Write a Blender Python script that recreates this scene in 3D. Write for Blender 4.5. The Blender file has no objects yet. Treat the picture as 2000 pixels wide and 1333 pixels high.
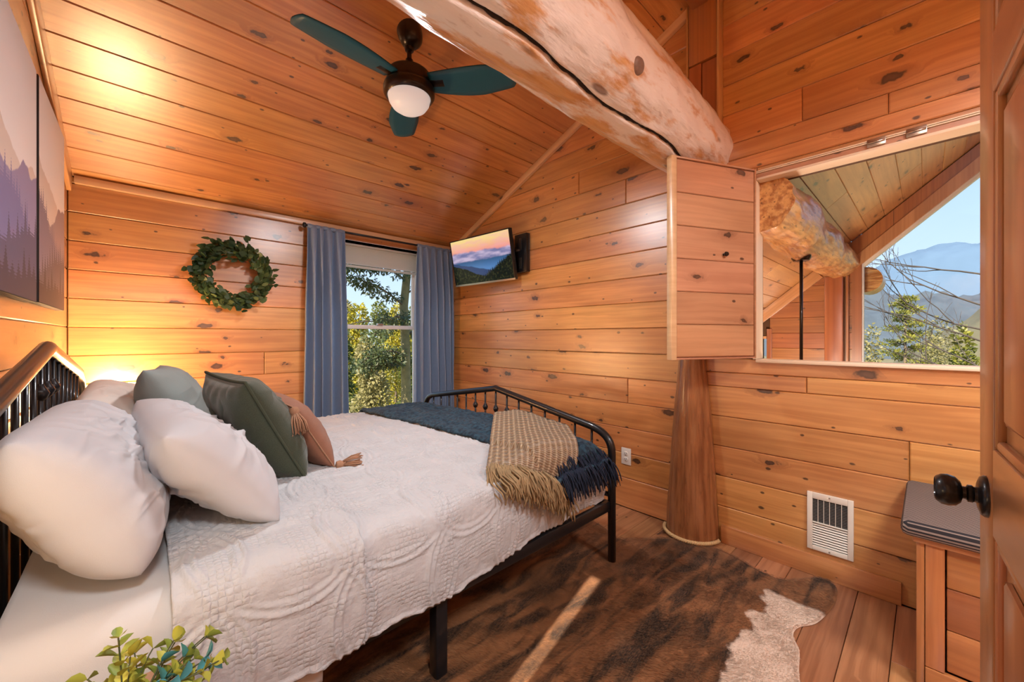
import bpy, bmesh, math, random
import numpy as np
from mathutils import Vector, Matrix, noise as mnoise
random.seed(7); np.random.seed(7)
R = math.radians
scene = bpy.context.scene
col = scene.collection

# ------------------------------------------------------------------ camera, world, sun, exposure
F_PX, YAW, CY, ZC = 763.9, 0.75494, 659.4, 1.2019
cam_d = bpy.data.cameras.new('camera'); cam = bpy.data.objects.new('camera', cam_d); col.objects.link(cam)
cam.location = (0, 0, ZC); cam.rotation_euler = (R(90), 0, -YAW)
cam_d.sensor_width = 36.0; cam_d.lens = F_PX / 2000 * 36.0
cam_d.shift_y = -(666.5 - CY) / 2000.0
cam_d.clip_start = 0.02; cam_d.clip_end = 6000
scene.camera = cam
scene.view_settings.view_transform = 'Standard'; scene.view_settings.look = 'None'
scene.view_settings.exposure = 0.14; scene.view_settings.gamma = 1.0; scene.view_settings.use_curve_mapping = False
scene.cycles.max_bounces = 6; scene.cycles.diffuse_bounces = 4; scene.cycles.glossy_bounces = 3; scene.cycles.transparent_max_bounces = 8; scene.cycles.adaptive_threshold = 0.03

world = bpy.data.worlds.new('world'); scene.world = world; world.use_nodes = True
wn = world.node_tree; wn.nodes.clear()
w_out = wn.nodes.new('ShaderNodeOutputWorld'); w_bg = wn.nodes.new('ShaderNodeBackground')
w_tc = wn.nodes.new('ShaderNodeTexCoord'); w_sep = wn.nodes.new('ShaderNodeSeparateXYZ'); w_cr = wn.nodes.new('ShaderNodeValToRGB')
wn.links.new(w_tc.outputs['Generated'], w_sep.inputs[0]); wn.links.new(w_sep.outputs[2], w_cr.inputs[0])
w_cr.color_ramp.elements[0].position = 0.0; w_cr.color_ramp.elements[0].color = (0.62, 0.78, 0.92, 1)
w_cr.color_ramp.elements[1].position = 0.6; w_cr.color_ramp.elements[1].color = (0.16, 0.38, 0.78, 1)
wn.links.new(w_cr.outputs[0], w_bg.inputs[0]); wn.links.new(w_bg.outputs[0], w_out.inputs[0])
w_bg.inputs[1].default_value = 1.25

SUN_DIR = Vector((0.975, 0.223, -0.78)).normalized()
sun_d = bpy.data.lights.new('sun', 'SUN'); sun = bpy.data.objects.new('sun', sun_d); col.objects.link(sun)
sun_d.energy = 10.0; sun_d.color = (1.0, 0.88, 0.72); sun_d.angle = R(0.5)
sun.rotation_euler = SUN_DIR.to_track_quat('-Z', 'Y').to_euler()

# ------------------------------------------------------------------ room dimensions (metres)
W, D, B = 2.4766, 3.5744, 0.3396          # inner faces: tv wall x=W, window wall y=D, headboard wall x=-B
YF = -1.30                                # wall behind the bench
XJ = 0.36                                 # entry jog
BH, B0 = 0.176, 0.0334                    # wall board height and first seam
CM, CZ = 0.41353, 3.66304                 # ceiling plane z = CZ - CM*y
RY = 0.93; RZ = CZ - CM * RY              # ridge
def ceil_z(y): return CZ - CM * y if y >= RY else RZ - CM * (RY - y)

# ------------------------------------------------------------------ helpers
def tag(o, label=None, cat=None, group=None, kind=None):
    if label: o['label'] = label
    if cat: o['category'] = cat
    if group: o['group'] = group
    if kind: o['kind'] = kind
    return o
def link(o, parent=None):
    col.objects.link(o)
    if parent is not None: o.parent = parent
    return o
def empty(name, loc=(0, 0, 0), label=None, cat=None, group=None, rot=(0, 0, 0), kind=None):
    o = bpy.data.objects.new(name, None); col.objects.link(o); o.location = loc; o.rotation_euler = rot
    o.empty_display_size = .05
    return tag(o, label, cat, group, kind)
def mesh_obj(name, V, Fc, mat, parent=None, smooth=False, loc=None, mat4=None):
    me = bpy.data.meshes.new(name); me.from_pydata([tuple(v) for v in V], [], [tuple(f) for f in Fc])
    if smooth: me.polygons.foreach_set('use_smooth', [True] * len(me.polygons))
    me.update()
    if mat: me.materials.append(mat)
    o = bpy.data.objects.new(name, me); link(o, parent)
    if loc is not None: o.location = loc
    if mat4 is not None: o.matrix_local = mat4
    return o
def from_bm(name, bm, mat, parent=None, smooth=False, loc=None):
    bmesh.ops.recalc_face_normals(bm, faces=bm.faces)
    me = bpy.data.meshes.new(name); bm.to_mesh(me); bm.free()
    if smooth:
        me.polygons.foreach_set('use_smooth', [True] * len(me.polygons))
        try: me.set_sharp_from_angle(angle=R(40))
        except Exception: pass
    if mat: me.materials.append(mat)
    o = bpy.data.objects.new(name, me); link(o, parent)
    if loc is not None: o.location = loc
    return o
def bm_box(bm, x0, x1, y0, y1, z0, z1, bev=0.0, M=None):
    g = bmesh.ops.create_cube(bm, size=1.0)
    vs = g['verts']
    for v in vs:
        v.co = Vector(((x0 + x1) / 2 + v.co.x * (x1 - x0), (y0 + y1) / 2 + v.co.y * (y1 - y0), (z0 + z1) / 2 + v.co.z * (z1 - z0)))
        if M is not None: v.co = M @ v.co
    if bev > 0:
        es = list({e for v in vs for e in v.link_edges})
        bmesh.ops.bevel(bm, geom=es, offset=bev, segments=2, affect='EDGES', profile=.5)
def box(name, x0, x1, y0, y1, z0, z1, mat, parent=None, bev=0.0, M=None, origin=None):
    bm = bmesh.new(); bm_box(bm, x0, x1, y0, y1, z0, z1, bev, M)
    return from_bm(name, bm, mat, parent, smooth=bev > 0)
def obox(name, frame, sx, sy, sz, mat, parent=None, bev=0.0):
    """box centred at frame origin with local axes; keeps local coords (for grain along local x)"""
    bm = bmesh.new(); bm_box(bm, -sx / 2, sx / 2, -sy / 2, sy / 2, -sz / 2, sz / 2, bev)
    o = from_bm(name, bm, mat, parent, smooth=bev > 0); o.matrix_local = frame
    return o
def frame(O, ex, ey, en):
    ex, ey, en = Vector(ex), Vector(ey), Vector(en)
    m = Matrix.Identity(4)
    for i in range(3): m[i][0] = ex[i]; m[i][1] = ey[i]; m[i][2] = en[i]; m[i][3] = O[i]
    return m
def tube_arrays(pts, rad, seg=10, caps=True):
    pts = [Vector(p) for p in pts]; n = len(pts)
    if not hasattr(rad, '__len__'): rad = [rad] * n
    V, Fc = [], []
    t0 = (pts[1] - pts[0]).normalized()
    up = Vector((0, 0, 1)) if abs(t0.z) < .9 else Vector((1, 0, 0))
    nrm = t0.cross(up).normalized()
    for i in range(n):
        t = (pts[min(i + 1, n - 1)] - pts[max(i - 1, 0)])
        if t.length < 1e-9: t = t0
        t.normalize()
        nrm = (nrm - t * nrm.dot(t))
        if nrm.length < 1e-6: nrm = t.orthogonal()
        nrm.normalize(); b = t.cross(nrm)
        for k in range(seg):
            a = 2 * math.pi * k / seg
            V.append(pts[i] + (nrm * math.cos(a) + b * math.sin(a)) * rad[i])
    for i in range(n - 1):
        for k in range(seg):
            k2 = (k + 1) % seg
            Fc.append((i * seg + k, i * seg + k2, (i + 1) * seg + k2, (i + 1) * seg + k))
    if caps:
        Fc.append(tuple(reversed(range(seg)))); Fc.append(tuple((n - 1) * seg + k for k in range(seg)))
    return V, Fc
def tube(name, pts, rad, mat, parent=None, seg=10, caps=True):
    V, Fc = tube_arrays(pts, rad, seg, caps)
    return mesh_obj(name, V, Fc, mat, parent, smooth=True)
def lathe(name, prof, mat, parent=None, seg=24, loc=(0, 0, 0), mat4=None):
    V, Fc = [], []
    n = len(prof)
    for (r, z) in prof:
        for k in range(seg):
            a = 2 * math.pi * k / seg; V.append((r * math.cos(a), r * math.sin(a), z))
    for i in range(n - 1):
        for k in range(seg):
            k2 = (k + 1) % seg
            Fc.append((i * seg + k, i * seg + k2, (i + 1) * seg + k2, (i + 1) * seg + k))
    if prof[0][0] > 1e-5: Fc.append(tuple(reversed(range(seg))))
    if prof[-1][0] > 1e-5: Fc.append(tuple((n - 1) * seg + k for k in range(seg)))
    o = mesh_obj(name, V, Fc, mat, parent, smooth=True, loc=loc if mat4 is None else None, mat4=mat4)
    try: o.data.set_sharp_from_angle(angle=R(50))
    except Exception: pass
    return o
def grid_mesh(name, P, mat, parent=None, thick=0.0, smooth=True):
    """P: (n,m,3) array of points -> sheet, optional solidify thickness"""
    n, m, _ = P.shape
    V = P.reshape(-1, 3)
    idx = np.arange(n * m).reshape(n, m)
    q = np.stack([idx[:-1, :-1], idx[1:, :-1], idx[1:, 1:], idx[:-1, 1:]], -1).reshape(-1, 4)
    me = bpy.data.meshes.new(name)
    me.vertices.add(len(V)); me.vertices.foreach_set('co', V.astype(np.float32).ravel())
    me.loops.add(q.size); me.loops.foreach_set('vertex_index', q.ravel().astype(np.int32))
    me.polygons.add(len(q)); me.polygons.foreach_set('loop_start', np.arange(0, q.size, 4, dtype=np.int32))
    me.polygons.foreach_set('use_smooth', np.ones(len(q), dtype=bool) if smooth else np.zeros(len(q), dtype=bool))
    me.update(calc_edges=True); me.validate()
    if mat: me.materials.append(mat)
    o = bpy.data.objects.new(name, me); link(o, parent)
    if thick:
        md = o.modifiers.new('thickness', 'SOLIDIFY'); md.thickness = thick; md.offset = -1
    return o
def fast_mesh(name, V, Q, mat, parent=None, smooth=False):
    """numpy vertices + (n,k) faces"""
    V = np.asarray(V, dtype=np.float32); Q = np.asarray(Q, dtype=np.int32); k = Q.shape[1]
    me = bpy.data.meshes.new(name)
    me.vertices.add(len(V)); me.vertices.foreach_set('co', V.ravel())
    me.loops.add(Q.size); me.loops.foreach_set('vertex_index', Q.ravel())
    me.polygons.add(len(Q)); me.polygons.foreach_set('loop_start', np.arange(0, Q.size, k, dtype=np.int32))
    if smooth: me.polygons.foreach_set('use_smooth', np.ones(len(Q), dtype=bool))
    me.update(calc_edges=True)
    if mat: me.materials.append(mat)
    o = bpy.data.objects.new(name, me); link(o, parent)
    return o
def vnoise(P, scale, seed=0):
    """cheap smooth value noise on (...,2) or (...,3) arrays, numpy"""
    P = np.asarray(P) * scale + seed * 17.31
    i = np.floor(P).astype(np.int64); f = P - i; f = f * f * (3 - 2 * f)
    d = P.shape[-1]; out = 0
    for c in range(2 ** d):
        off = [(c >> k) & 1 for k in range(d)]; w = 1.0; h = np.int64(seed * 101 + 7)
        for k in range(d):
            w = w * (f[..., k] if off[k] else 1 - f[..., k]); h = h * 31 + (i[..., k] + off[k]) * (73856093 + 1000003 * k)
        h = (h ^ (h >> 13)) * 1274126177; h = h ^ (h >> 16)
        out = out + w * ((h & 0xffff) / 32767.5 - 1)
    return out

# ------------------------------------------------------------------ materials
def new_mat(name):
    m = bpy.data.materials.new(name); m.use_nodes = True
    nt = m.node_tree; nt.nodes.clear()
    out = nt.nodes.new('ShaderNodeOutputMaterial'); bs = nt.nodes.new('ShaderNodeBsdfPrincipled')
    nt.links.new(bs.outputs[0], out.inputs[0])
    return m, nt, bs, out
def setin(bs, **kw):
    names = dict(color='Base Color', rough='Roughness', metal='Metallic', spec='Specular IOR Level', coat='Coat Weight', coat_rough='Coat Roughness',
                 sheen='Sheen Weight', emis='Emission Color', emis_s='Emission Strength', trans='Transmission Weight', sss='Subsurface Weight')
    for k, v in kw.items():
        if k in ('color', 'emis') and len(v) == 3: v = (*v, 1)
        bs.inputs[names[k]].default_value = v
def plain(name, color, rough=.5, bump=0, bscale=200, var=0.0, crease=0, **kw):
    m, nt, bs, out = new_mat(name); setin(bs, color=color, rough=rough, **kw)
    N = nt.nodes; L = nt.links
    if bump or var:
        tc = N.new('ShaderNodeTexCoord'); nz = N.new('ShaderNodeTexNoise'); nz.inputs['Scale'].default_value = bscale; nz.inputs['Detail'].default_value = 4
        L.new(tc.outputs['Object'], nz.inputs[0])
        if bump:
            bp = N.new('ShaderNodeBump'); bp.inputs['Strength'].default_value = bump; bp.inputs['Distance'].default_value = .002
            L.new(nz.outputs[0], bp.inputs['Height']); L.new(bp.outputs[0], bs.inputs['Normal'])
            if crease:
                rg = N.new('ShaderNodeTexNoise'); rg.noise_type = 'RIDGED_MULTIFRACTAL'; rg.inputs['Scale'].default_value = 5.5; rg.inputs['Detail'].default_value = 2; rg.inputs['Distortion'].default_value = .5
                mpc = N.new('ShaderNodeMapping'); mpc.inputs['Scale'].default_value = (.55, 1.5, 1.0); mpc.inputs['Rotation'].default_value = (0, 0, .5); L.new(tc.outputs['Object'], mpc.inputs[0]); L.new(mpc.outputs[0], rg.inputs[0])
                b2 = N.new('ShaderNodeBump'); b2.inputs['Strength'].default_value = crease; b2.inputs['Distance'].default_value = .012
                L.new(rg.outputs[0], b2.inputs['Height']); L.new(b2.outputs[0], bp.inputs['Normal'])
        if var:
            mx = N.new('ShaderNodeMix'); mx.data_type = 'RGBA'
            L.new(nz.outputs[0], mx.inputs[0])
            mx.inputs[6].default_value = (*[c * (1 - var) for c in color[:3]], 1); mx.inputs[7].default_value = (*[min(1, c * (1 + var)) for c in color[:3]], 1)
            L.new(mx.outputs[2], bs.inputs['Base Color'])
    return m
def math_node(nt, op, a=None, b=None, clamp=False):
    n = nt.nodes.new('ShaderNodeMath'); n.operation = op; n.use_clamp = clamp
    for i, v in enumerate((a, b)):
        if v is None: continue
        if isinstance(v, (int, float)): n.inputs[i].default_value = v
        else: nt.links.new(v, n.inputs[i])
    return n.outputs[0]
def mixc(nt, fac, a, b, mode='MIX'):
    n = nt.nodes.new('ShaderNodeMix'); n.data_type = 'RGBA'; n.blend_type = mode
    for sock, v in ((n.inputs[0], fac), (n.inputs[6], a), (n.inputs[7], b)):
        if isinstance(v, (int, float)): sock.default_value = v
        elif isinstance(v, tuple): sock.default_value = (*v, 1) if len(v) == 3 else v
        else: nt.links.new(v, sock)
    return n.outputs[2]
def maprange(nt, v, a, b, c, d, smooth=True):
    n = nt.nodes.new('ShaderNodeMapRange'); n.interpolation_type = 'SMOOTHSTEP' if smooth else 'LINEAR'
    nt.links.new(v, n.inputs[0])
    for i, x in enumerate((a, b, c, d)): n.inputs[i + 1].default_value = x
    return n.outputs[0]
def pine(name, light, dark, knots=.5, rough=.36, coat=1.0, vvar=.14, hvar=.018, gscale=1.0, kscale=1.0, bump=.12):
    """varnished knotty board: grain along local x, knots, each board its own tone"""
    m, nt, bs, out = new_mat(name); N, L = nt.nodes, nt.links
    tc = N.new('ShaderNodeTexCoord'); oi = N.new('ShaderNodeObjectInfo')
    sep = N.new('ShaderNodeSeparateXYZ'); L.new(tc.outputs['Object'], sep.inputs[0])
    rnd = oi.outputs['Random']
    x = math_node(nt, 'ADD', sep.outputs[0], math_node(nt, 'MULTIPLY', rnd, 91.7))
    y = math_node(nt, 'ADD', sep.outputs[1], math_node(nt, 'MULTIPLY', rnd, 57.3))
    def comb(a, b, c=0.0):
        n = N.new('ShaderNodeCombineXYZ')
        for i, v in enumerate((a, b, c)):
            if isinstance(v, (int, float)): n.inputs[i].default_value = v
            else: L.new(v, n.inputs[i])
        return n.outputs[0]
    # knots: large set and pin-knot set
    wob = N.new('ShaderNodeTexNoise'); wob.inputs['Scale'].default_value = 30; wob.inputs['Detail'].default_value = 2
    L.new(comb(x, y), wob.inputs[0])
    wv = math_node(nt, 'SUBTRACT', wob.outputs[0], .5)
    def knotset(sx, sy, prob, r0, r1, wobamt, off_):
        vo = N.new('ShaderNodeTexVoronoi'); vo.voronoi_dimensions = '2D'; vo.inputs['Scale'].default_value = 1.0
        L.new(comb(math_node(nt, 'ADD', math_node(nt, 'MULTIPLY', x, sx), off_), math_node(nt, 'MULTIPLY', y, sy)), vo.inputs[0])
        cs = N.new('ShaderNodeSeparateColor'); L.new(vo.outputs['Color'], cs.inputs[0])
        dist = math_node(nt, 'ADD', vo.outputs['Distance'], math_node(nt, 'MULTIPLY', wv, wobamt))
        krad = math_node(nt, 'ADD', math_node(nt, 'MULTIPLY', math_node(nt, 'POWER', cs.outputs[1], 1.6), r1 - r0), r0)
        has = math_node(nt, 'LESS_THAN', cs.outputs[0], prob)
        return math_node(nt, 'DIVIDE', dist, krad), has
    rel, has = knotset(2.5 * kscale, 5.6 * kscale, knots, .038, .125, .19, 0.0)
    rel2, has2 = knotset(5.2 * kscale, 9.0 * kscale, knots * .7, .035, .08, .09, 31.0)
    core = math_node(nt, 'MAXIMUM', math_node(nt, 'MULTIPLY', maprange(nt, rel, .7, 1.15, 1, 0), has), math_node(nt, 'MULTIPLY', maprange(nt, rel2, .6, 1.2, .9, 0), has2))
    halo = math_node(nt, 'MULTIPLY', maprange(nt, rel, .9, 3.0, 1, 0), has)
    heart = math_node(nt, 'MULTIPLY', maprange(nt, rel, .2, .85, 1, 0), has)
    # grain, deflected around knots
    warp = math_node(nt, 'MULTIPLY', halo, .055)
    blot = N.new('ShaderNodeTexNoise'); blot.inputs['Scale'].default_value = 1; blot.inputs['Detail'].default_value = 3
    L.new(comb(math_node(nt, 'MULTIPLY', x, 1.8), math_node(nt, 'MULTIPLY', y, 7), 3.0), blot.inputs[0])
    yw = math_node(nt, 'ADD', math_node(nt, 'ADD', y, warp), math_node(nt, 'MULTIPLY', blot.outputs[0], .045))
    g1 = N.new('ShaderNodeTexNoise'); g1.inputs['Scale'].default_value = 1; g1.inputs['Detail'].default_value = 3; g1.inputs['Roughness'].default_value = .55
    L.new(comb(math_node(nt, 'MULTIPLY', x, 1.4 * gscale), math_node(nt, 'MULTIPLY', yw, 42 * gscale)), g1.inputs[0])
    g2 = N.new('ShaderNodeTexNoise'); g2.inputs['Scale'].default_value = 1; g2.inputs['Detail'].default_value = 2
    L.new(comb(math_node(nt, 'MULTIPLY', x, 9 * gscale), math_node(nt, 'MULTIPLY', yw, 330 * gscale)), g2.inputs[0])
    gr = math_node(nt, 'ADD', math_node(nt, 'MULTIPLY', maprange(nt, g1.outputs[0], .34, .68, 0, 1), .72), math_node(nt, 'MULTIPLY', g2.outputs[0], .28))
    c = mixc(nt, gr, light, dark)
    c = mixc(nt, maprange(nt, blot.outputs[0], .38, .72, 0, .5), c, tuple(d * .72 for d in dark))
    c = mixc(nt, math_node(nt, 'MULTIPLY', halo, .42), c, tuple(d * s for d, s in zip(dark, (.5, .38, .35))))
    c = mixc(nt, math_node(nt, 'MULTIPLY', core, .97), c, (.040, .014, .006))
    c = mixc(nt, math_node(nt, 'MULTIPLY', heart, .55), c, (.17, .078, .040))
    hs = N.new('ShaderNodeHueSaturation'); L.new(c, hs.inputs['Color'])
    r2 = math_node(nt, 'FRACT', math_node(nt, 'MULTIPLY', rnd, 7.31))
    L.new(math_node(nt, 'ADD', math_node(nt, 'MULTIPLY', rnd, 2 * vvar), 1 - vvar), hs.inputs['Value'])
    L.new(math_node(nt, 'ADD', math_node(nt, 'MULTIPLY', r2, hvar), .5 - hvar / 2), hs.inputs['Hue'])
    L.new(hs.outputs[0], bs.inputs['Base Color'])
    setin(bs, rough=rough, coat=coat, coat_rough=.33); bs.inputs['Coat IOR'].default_value = 1.9
    return m
M = {}
M['pine'] = pine('pine_wall', (.74, .365, .120), (.53, .213, .055), knots=.55)
M['pine_ceiling'] = pine('pine_ceiling', (.74, .36, .115), (.52, .195, .046), knots=.50, vvar=.17)
M['pine_trim'] = pine('pine_trim', (.72, .39, .17), (.56, .26, .095), knots=.1, vvar=.08)
M['pine_dark'] = pine('pine_gable', (.46, .165, .046), (.30, .088, .022), knots=.35)
M['pine_loft'] = pine('pine_loft_ceiling', (.74, .41, .145), (.55, .26, .075), knots=.6, kscale=1.3)
M['pine_shutter'] = pine('pine_shutter', (.64, .335, .185), (.52, .245, .125), knots=.4, vvar=.08)
M['pine_pale'] = pine('pine_pale_edge', (.82, .58, .34), (.70, .44, .22), knots=.06, vvar=.05)
M['door'] = pine('door_wood', (.56, .245, .095), (.42, .16, .055), knots=.0, vvar=.06, coat=.9, rough=.28, gscale=.8)
M['bench_wood'] = pine('bench_wood', (.54, .22, .070), (.37, .125, .034), knots=.15, vvar=.1)
M['floor'] = pine('floor_plank', (.46, .22, .095), (.27, .11, .042), knots=.25, rough=.42, coat=.3, kscale=.8)
M['cut_edge'] = plain('pale_cut_edge', (.86, .70, .52), .5)
M['backing'] = plain('dark_gap_backing', (.10, .045, .018), .8)
M['black_metal'] = plain('black_metal', (.014, .014, .017), .34, metal=.35, spec=.5, coat=.3)
M['bronze'] = plain('oil_bronze', (.022, .014, .011), .32, metal=.5, coat=.3)
M['white_vinyl'] = plain('white_vinyl', (.82, .80, .77), .35)
def blind_mat():
    m, nt, bs, out = new_mat('blind_white'); setin(bs, color=(.86, .84, .80), rough=.5)
    t = nt.nodes.new('ShaderNodeBsdfTranslucent'); t.inputs[0].default_value = (.86, .84, .80, 1); mx = nt.nodes.new('ShaderNodeMixShader'); mx.inputs[0].default_value = .5
    nt.links.new(bs.outputs[0], mx.inputs[1]); nt.links.new(t.outputs[0], mx.inputs[2]); nt.links.new(mx.outputs[0], out.inputs[0]); return m
M['blind'] = blind_mat()
M['steel'] = plain('brushed_steel', (.55, .52, .48), .3, metal=1.0)
M['dark'] = plain('dark_cavity', (.01, .01, .012), .7)
M['tvplastic'] = plain('tv_black', (.012, .012, .013), .3)
M['outlet'] = plain('outlet_white', (.80, .77, .70), .4)
M['vent'] = plain('vent_cream', (.80, .74, .64), .45)
M['linen'] = plain('white_linen', (.56, .57, .60), .85, bump=.25, bscale=900, sheen=.1, crease=.45)
M['sheet'] = plain('white_sheet', (.58, .58, .59), .85, bump=.15, bscale=700, sheen=.1, crease=.15)
M['matt'] = plain('mattress', (.7, .68, .64), .9)
M['green_velvet'] = plain('green_velvet', (.040, .052, .028), .75, bump=.5, bscale=300, var=.5, sheen=.25, crease=.6)
M['green_cord'] = plain('green_cord', (.05, .06, .035), .9)
M['brown_fabric'] = plain('brown_fabric', (.27, .115, .066), .9, bump=.6, bscale=500, var=.3, sheen=.1, crease=.3)
M['brown_thread'] = plain('brown_thread', (.36, .19, .11), .9, var=.3)
M['grey_fabric'] = plain('grey_sage', (.26, .30, .29), .9, bump=.4, bscale=500)
M['cream_fabric'] = plain('cream_case', (.72, .66, .60), .9, bump=.3, bscale=600)
M['rope'] = plain('rope', (.62, .42, .20), .9, bump=.6, bscale=600, var=.25)
M['globe'] = plain('frosted_globe', (.86, .84, .80), .3, spec=.4, emis=(1, .98, .95), emis_s=.30)
M['fanblade'] = plain('fan_blade_teal', (.018, .115, .185), .40, spec=.4)
M['shade'] = plain('lamp_shade', (.85, .74, .52), .8)
M['pot'] = plain('white_pot', (.7, .66, .6), .5)

def glass_mat():
    m = bpy.data.materials.new('window_glass'); m.use_nodes = True; nt = m.node_tree; nt.nodes.clear()
    out = nt.nodes.new('ShaderNodeOutputMaterial'); mx = nt.nodes.new('ShaderNodeMixShader'); tr = nt.nodes.new('ShaderNodeBsdfTransparent'); gl = nt.nodes.new('ShaderNodeBsdfGlossy')
    fr = nt.nodes.new('ShaderNodeFresnel'); fr.inputs[0].default_value = 1.45; gl.inputs['Roughness'].default_value = 0.0
    mul = math_node(nt, 'MULTIPLY', fr.outputs[0], .35)
    nt.links.new(mul, mx.inputs[0]); nt.links.new(tr.outputs[0], mx.inputs[1]); nt.links.new(gl.outputs[0], mx.inputs[2]); nt.links.new(mx.outputs[0], out.inputs[0])
    return m
M['glass'] = glass_mat()

def log_mat(name, base, dark, white, amount, rough=.3, axis=0, sheen_mask=None, spots=.75):
    m, nt, bs, out = new_mat(name); N, L = nt.nodes, nt.links
    tc = N.new('ShaderNodeTexCoord'); mp = N.new('ShaderNodeMapping'); L.new(tc.outputs['Object'], mp.inputs[0]); mp.inputs['Scale'].default_value = (1.0, 3.5, 3.5) if axis == 0 else (3.5, 3.5, 1.0)
    n1 = N.new('ShaderNodeTexNoise'); n1.inputs['Scale'].default_value = 2.6; n1.inputs['Detail'].default_value = 6; n1.inputs['Roughness'].default_value = .62; L.new(mp.outputs[0], n1.inputs[0])
    mp2 = N.new('ShaderNodeMapping'); L.new(tc.outputs['Object'], mp2.inputs[0]); mp2.inputs['Scale'].default_value = (3, 26, 26) if axis == 0 else (26, 26, 2)
    n2 = N.new('ShaderNodeTexNoise'); n2.inputs['Scale'].default_value = 1.5; n2.inputs['Detail'].default_value = 4; L.new(mp2.outputs[0], n2.inputs[0])
    n3 = N.new('ShaderNodeTexNoise'); n3.inputs['Scale'].default_value = 14; n3.inputs['Detail'].default_value = 5; L.new(mp.outputs[0], n3.inputs[0])
    c = mixc(nt, maprange(nt, n2.outputs[0], .35, .68, 0, 1), base, dark)
    n1v = n1.outputs[0]
    if sheen_mask:
        sp3 = N.new('ShaderNodeSeparateXYZ'); L.new(tc.outputs['Object'], sp3.inputs[0]); n1v = math_node(nt, 'ADD', n1v, maprange(nt, sp3.outputs[1], sheen_mask[0], sheen_mask[1], -.05, .12))
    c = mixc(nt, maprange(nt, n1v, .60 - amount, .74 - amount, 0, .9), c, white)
    c = mixc(nt, maprange(nt, n3.outputs[0], .60, .72, 0, spots), c, tuple(d * .45 for d in dark))
    vo = N.new('ShaderNodeTexVoronoi'); vo.inputs['Scale'].default_value = 2.1; L.new(mp.outputs[0], vo.inputs[0])
    c = mixc(nt, maprange(nt, vo.outputs['Distance'], .07, .13, .8, 0), c, (.16, .085, .06))
    L.new(c, bs.inputs['Base Color'])
    bp = N.new('ShaderNodeBump'); bp.inputs['Strength'].default_value = .5; bp.inputs['Distance'].default_value = .01
    L.new(math_node(nt, 'ADD', n3.outputs[0], n2.outputs[0]), bp.inputs['Height']); L.new(bp.outputs[0], bs.inputs['Normal'])
    setin(bs, rough=rough, coat=.5, coat_rough=.2)
    return m
M['log'] = log_mat('peeled_log_sheen', (.76, .43, .19), (.60, .285, .105), (.95, .92, .91), .135, sheen_mask=(1.02, .84), spots=.25)  # pale wood patches plus sky sheen put into the colour, strongest on one side
M['log_post'] = log_mat('log_post', (.36, .145, .054), (.22, .078, .028), (.46, .23, .12), -.04, axis=2, spots=.4)
M['log_loft'] = log_mat('loft_log', (.72, .38, .13), (.40, .15, .042), (.80, .58, .36), .03, spots=1.0)
M['knot'] = plain('branch_knot', (.24, .15, .115), .5, var=.35, bscale=60, coat=.4)
M['log_crack'] = plain('log_crack', (.03, .018, .012), .9)

def quilt_mat():
    m, nt, bs, out = new_mat('white_matelasse'); N, L = nt.nodes, nt.links
    tc = N.new('ShaderNodeTexCoord'); sep = N.new('ShaderNodeSeparateXYZ'); L.new(tc.outputs['UV'], sep.inputs[0])
    nz = N.new('ShaderNodeTexNoise'); nz.inputs['Scale'].default_value = 70; nz.inputs['Detail'].default_value = 3; L.new(tc.outputs['UV'], nz.inputs[0])
    n2 = N.new('ShaderNodeTexNoise'); n2.inputs['Scale'].default_value = 11; n2.inputs['Detail'].default_value = 1; L.new(tc.outputs['UV'], n2.inputs[0])
    k = 2 * math.pi / .0145
    wob = math_node(nt, 'MULTIPLY', nz.outputs[0], .010)
    su = math_node(nt, 'ABSOLUTE', math_node(nt, 'SINE', math_node(nt, 'MULTIPLY', math_node(nt, 'ADD', sep.outputs[0], wob), k / 2)))
    sv = math_node(nt, 'ABSOLUTE', math_node(nt, 'SINE', math_node(nt, 'MULTIPLY', math_node(nt, 'ADD', sep.outputs[1], wob), k / 2)))
    grid = math_node(nt, 'POWER', math_node(nt, 'MULTIPLY', su, sv), .5)
    h = math_node(nt, 'ADD', math_node(nt, 'MULTIPLY', math_node(nt, 'MULTIPLY', grid, maprange(nt, n2.outputs[0], .42, .58, .15, 1)), .9), math_node(nt, 'MULTIPLY', nz.outputs[0], 1.1))
    bp = N.new('ShaderNodeBump'); bp.inputs['Strength'].default_value = .6; bp.inputs['Distance'].default_value = .004
    L.new(h, bp.inputs['Height']); L.new(bp.outputs[0], bs.inputs['Normal'])
    setin(bs, color=(.50, .505, .52), rough=.85, sheen=.1)
    return m
M['quilt'] = quilt_mat()
def knit_mat(name, a, b, scale, stripes=None, bump=.8):
    m, nt, bs, out = new_mat(name); N, L = nt.nodes, nt.links
    tc = N.new('ShaderNodeTexCoord')
    nz = N.new('ShaderNodeTexNoise'); nz.inputs['Scale'].default_value = scale; nz.inputs['Detail'].default_value = 3; L.new(tc.outputs['Object'], nz.inputs[0])
    c = mixc(nt, maprange(nt, nz.outputs[0], .35, .65, 0, 1), a, b)
    L.new(c, bs.inputs['Base Color'])
    bp = N.new('ShaderNodeBump'); bp.inputs['Strength'].default_value = bump; bp.inputs['Distance'].default_value = .004; L.new(nz.outputs[0], bp.inputs['Height']); L.new(bp.outputs[0], bs.inputs['Normal'])
    setin(bs, rough=.95, sheen=.04)
    return m
M['navy'] = knit_mat('navy_chenille', (.005, .017, .034), (.020, .062, .098), 55)
M['navy_fringe'] = plain('navy_fringe', (.008, .014, .035), .9, var=.5, bscale=60)
M['tan'] = knit_mat('tan_knit', (.20, .105, .042), (.46, .31, .17), 130)
M['tan_fringe'] = plain('tan_fringe', (.33, .225, .115), .95, var=.55, bscale=30)
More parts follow.
